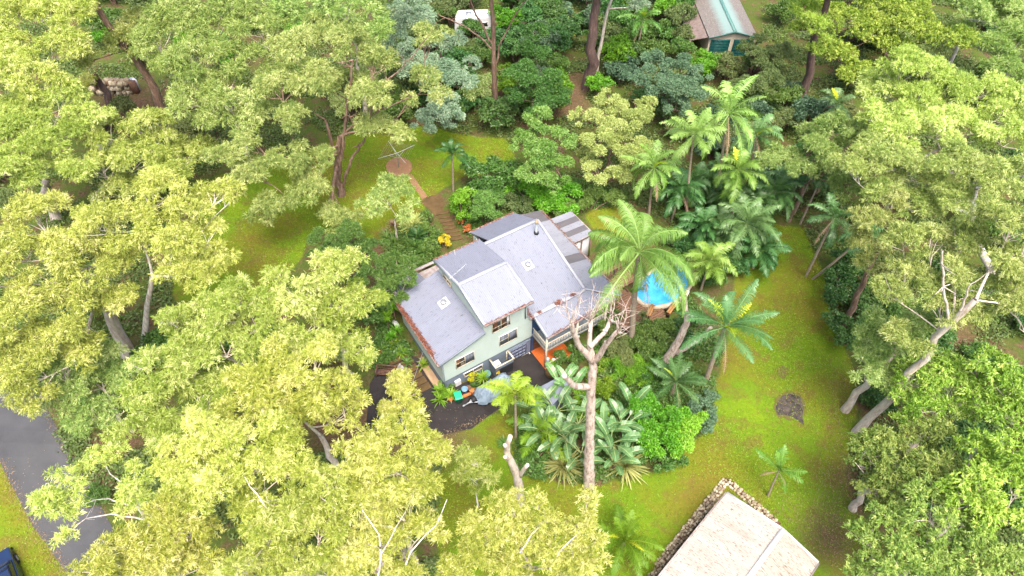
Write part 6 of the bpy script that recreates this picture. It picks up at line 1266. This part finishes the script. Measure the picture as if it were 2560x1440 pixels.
KEEP = [poly_at([(1088, 528), (1118, 522), (1165, 602), (1122, 606)]), LAWN_R, LAWN_L, LAWN_B, LAWN_N, DRIVE, ROAD, PAD, [tuple(hw(*q, 0)[:2]) for q in ((-3, -2), (18, -4), (27, -5), (28, 3), (20.5, 11), (-3, 11))], poly_at([(1385, 300), (1400, 190), (1460, 180), (1480, 290)]), poly_at([(1215, 270), (1225, 205), (1275, 205), (1275, 280)]),
        poly_at([(1730, 185), (1730, -20), (1910, -20), (1910, 185)]), poly_at([(190, 290), (200, 200), (400, 200), (400, 290)]), poly_at([(1130, 100), (1130, 20), (1235, 20), (1235, 100)])]
def lab(where): return {'dark': 'dark green shrub ' + where, 'mid': 'mid green shrub ' + where, 'olive': 'olive green shrub ' + where, 'blue': 'blue green shrub ' + where, 'bright': 'bright green shrub ' + where, 'gumlet': 'grey green sapling ' + where}
fill([(1240, 330), (1270, 10), (1760, -40), (1760, 260), (1640, 330), (1460, 300)], 75, ['dark', 'mid', 'mid', 'blue', 'bright', 'olive', 'dark'], (1.3, 2.4), lab('in the rear bush between the tall trunks and the green shed'), 'shrubs of the rear bush', 1.3)
fill([(1640, 330), (1760, 140), (1900, 150), (2010, 260), (2150, 330), (2060, 520), (1930, 470), (1720, 420)], 42, ['dark', 'blue', 'mid', 'olive', 'mid'], (1.2, 2.1), lab('behind the golden palms'), 'shrubs behind the golden palms', 1.2)
fill([(1650, 700), (1680, 480), (1950, 470), (1960, 600), (1880, 660), (1800, 760), (1740, 740)], 20, ['dark', 'mid', 'dark'], (.8, 1.3), lab('under the golden palm clump'), 'shrubs under the golden palms', 1.0)
fill([(980, 330), (960, 60), (1240, -20), (1240, 310)], 32, ['mid', 'dark', 'gumlet', 'olive', 'mid'], (1.2, 2.3), lab('under the blue wattle and the tall top trunk'), 'shrubs under the wattle', 1.4)
fill([(1900, -40), (2700, -40), (2700, 700), (2250, 700), (2100, 560), (2120, 420), (2000, 250)], 40, ['olive', 'mid', 'dark', 'gumlet', 'mid'], (1.3, 2.5), lab('in the shade under the right hand gums'), 'shrubs under the right gums', 1.8)
fill([(2120, 700), (2650, 620), (2800, 1300), (2160, 1300), (2180, 1050)], 25, ['olive', 'mid', 'gumlet', 'dark'], (1.1, 2.0), lab('on the slope under the white limbed gum'), 'shrubs under the white limbed gum', 1.6)
fill([(-250, 330), (-200, -40), (960, -40), (960, 310), (560, 400), (430, 340)], 36, ['olive', 'gumlet', 'mid', 'olive', 'bright'], (1.2, 2.3), lab('among the gums at the top left'), 'shrubs under the top left gums', 2.0)
fill([(-350, 400), (440, 400), (520, 560), (430, 800), (900, 820), (930, 960), (640, 1080), (120, 980), (-200, 820)], 20, ['olive', 'gumlet', 'mid', 'dark', 'olive'], (1.1, 2.0), lab('under the pale gums on the left'), 'shrubs under the left gums', 1.6)
fill([(130, 1060), (420, 1120), (800, 1200), (1100, 1110), (1120, 1500), (380, 1560), (230, 1230)], 8, ['olive', 'mid', 'dark', 'gumlet'], (.6, 1.1), lab('in the gaps of the bottom gums'), 'shrubs under the bottom gums', 1.3)

# undergrowth that nobody could count: one leafy carpet
def carpet(name, polys, n, leaf, ls, asp, hh, keep=(), lo=.0):
    g = G(); cs = []
    for poly, share in polys:
        P = poly_at(poly); xs = [p[0] for p in P]; ys = [p[1] for p in P]; k = int(n * share * 2.2)
        x = rng.uniform(min(xs), max(xs), k); y = rng.uniform(min(ys), max(ys), k); m = inside(P, x, y)
        for q in keep: m &= ~inside(q, x, y)
        m &= (np.sin(x * .9 + np.sin(y * .6) * 2) + np.sin(y * 1.1 + x * .35) + rng.normal(size=k) * .5) > lo
        cs.append(np.stack([x[m], y[m]], 1))
    c = np.concatenate(cs); k = 7
    pt = np.repeat(c, k, 0) + rng.normal(size=(len(c) * k, 2)) * .22
    p = np.stack([pt[:, 0], pt[:, 1], gz(pt[:, 0], pt[:, 1]) + np.abs(rng.normal(size=len(pt))) * hh + .03], 1)
    d = unit(rng.normal(size=p.shape) * [1, 1, .45]); m = len(p)
    add_leaves(g, p, d, ls * rng.uniform(.6, 1.3, m), ls * asp * rng.uniform(.7, 1.3, m), np.repeat(rng.uniform(.1, .9, len(c)), k) + rng.normal(size=m) * .1, flat=np.array([0, 0, 1.2]))
    tag(g.build(name, leaf), kind='stuff')
ALLB = [([(-300, 1000), (-250, -40), (1250, -40), (1250, 330), (900, 340), (560, 400), (430, 560), (430, 800), (700, 1000)], .34), ([(1240, 340), (1240, -40), (2800, -40), (2700, 700), (2110, 860), (2060, 640), (1920, 560), (1660, 720), (1580, 520), (1300, 400)], .40),
        ([(2100, 840), (2800, 640), (2800, 1500), (2160, 1500), (2130, 1060)], .12), ([(120, 1050), (900, 1150), (1110, 1110), (1120, 1560), (330, 1560)], .08), ([(1470, 1150), (1480, 900), (1500, 740), (1620, 780), (1720, 740), (1800, 860), (1770, 1060), (1640, 1170), (1480, 1200), (1290, 1180), (1290, 1060), (1380, 1000)], .06)]
carpet('undergrowth', ALLB, 70000, 'olive_leaf', .34, .4, .22, KEEP, .1)
carpet('ground_cover_foliage', ALLB, 45000, 'mid_leaf', .30, .45, .22, KEEP, .5)
carpet('bed_foliage', [([(1470, 1150), (1480, 900), (1500, 740), (1620, 790), (1720, 740), (1800, 860), (1770, 1060), (1640, 1170), (1480, 1200), (1290, 1180), (1290, 1060), (1400, 990)], .5), ([(960, 740), (985, 600), (1060, 545), (1100, 590), (1090, 640), (1000, 720)], .12), ([(1135, 525), (1160, 470), (1280, 400), (1570, 490), (1560, 520), (1440, 520), (1350, 520), (1190, 580), (1175, 600)], .28), ([(920, 920), (960, 800), (1000, 830), (1030, 890), (990, 915)], .1)], 9000, 'mid_leaf', .30, .35, .28, [DRIVE], -1.0)

# fallen leaves: along the road edges, the drive and the shaded side of the lawn
g = G(); cc = []
def strew(px0, px1, n, w):
    a, b = at(*px0)[:2], at(*px1)[:2]; t = rng.random(n)[:, None]; cc.append(a * (1 - t) + b * t + rng.normal(size=(n, 2)) * w)
for a, b in (((0, 1152), (80, 1312)), ((80, 1312), (165, 1432)), ((100, 985), (185, 1145)), ((185, 1145), (265, 1290))): strew(a, b, 420, .28)
strew((2080, 1150), (2110, 1400), 1500, 1.0); strew((2100, 900), (2100, 1150), 900, .7); strew((1900, 1250), (2060, 1330), 500, 1.2); strew((1112, 1086), (1215, 1045), 200, .2); strew((1050, 1000), (1200, 1040), 40, 1.0); strew((60, 1150), (150, 1300), 70, 1.0); strew((1960, 640), (1990, 1000), 350, 2.0); strew((640, 500), (620, 720), 400, 2.0)
c = np.concatenate(cc); n = len(c); p = np.stack([c[:, 0], c[:, 1], gz(c[:, 0], c[:, 1]) + .07], 1)
add_leaves(g, p, unit(rng.normal(size=(n, 3)) * [1, 1, .25]), rng.uniform(.08, .17, n), rng.uniform(.025, .05, n), np.clip(rng.normal(.35, .3, n), 0, 1), flat=np.array([0, 0, 2.0]))
tag(g.build('fallen_leaves', 'dead_frond'), kind='stuff')
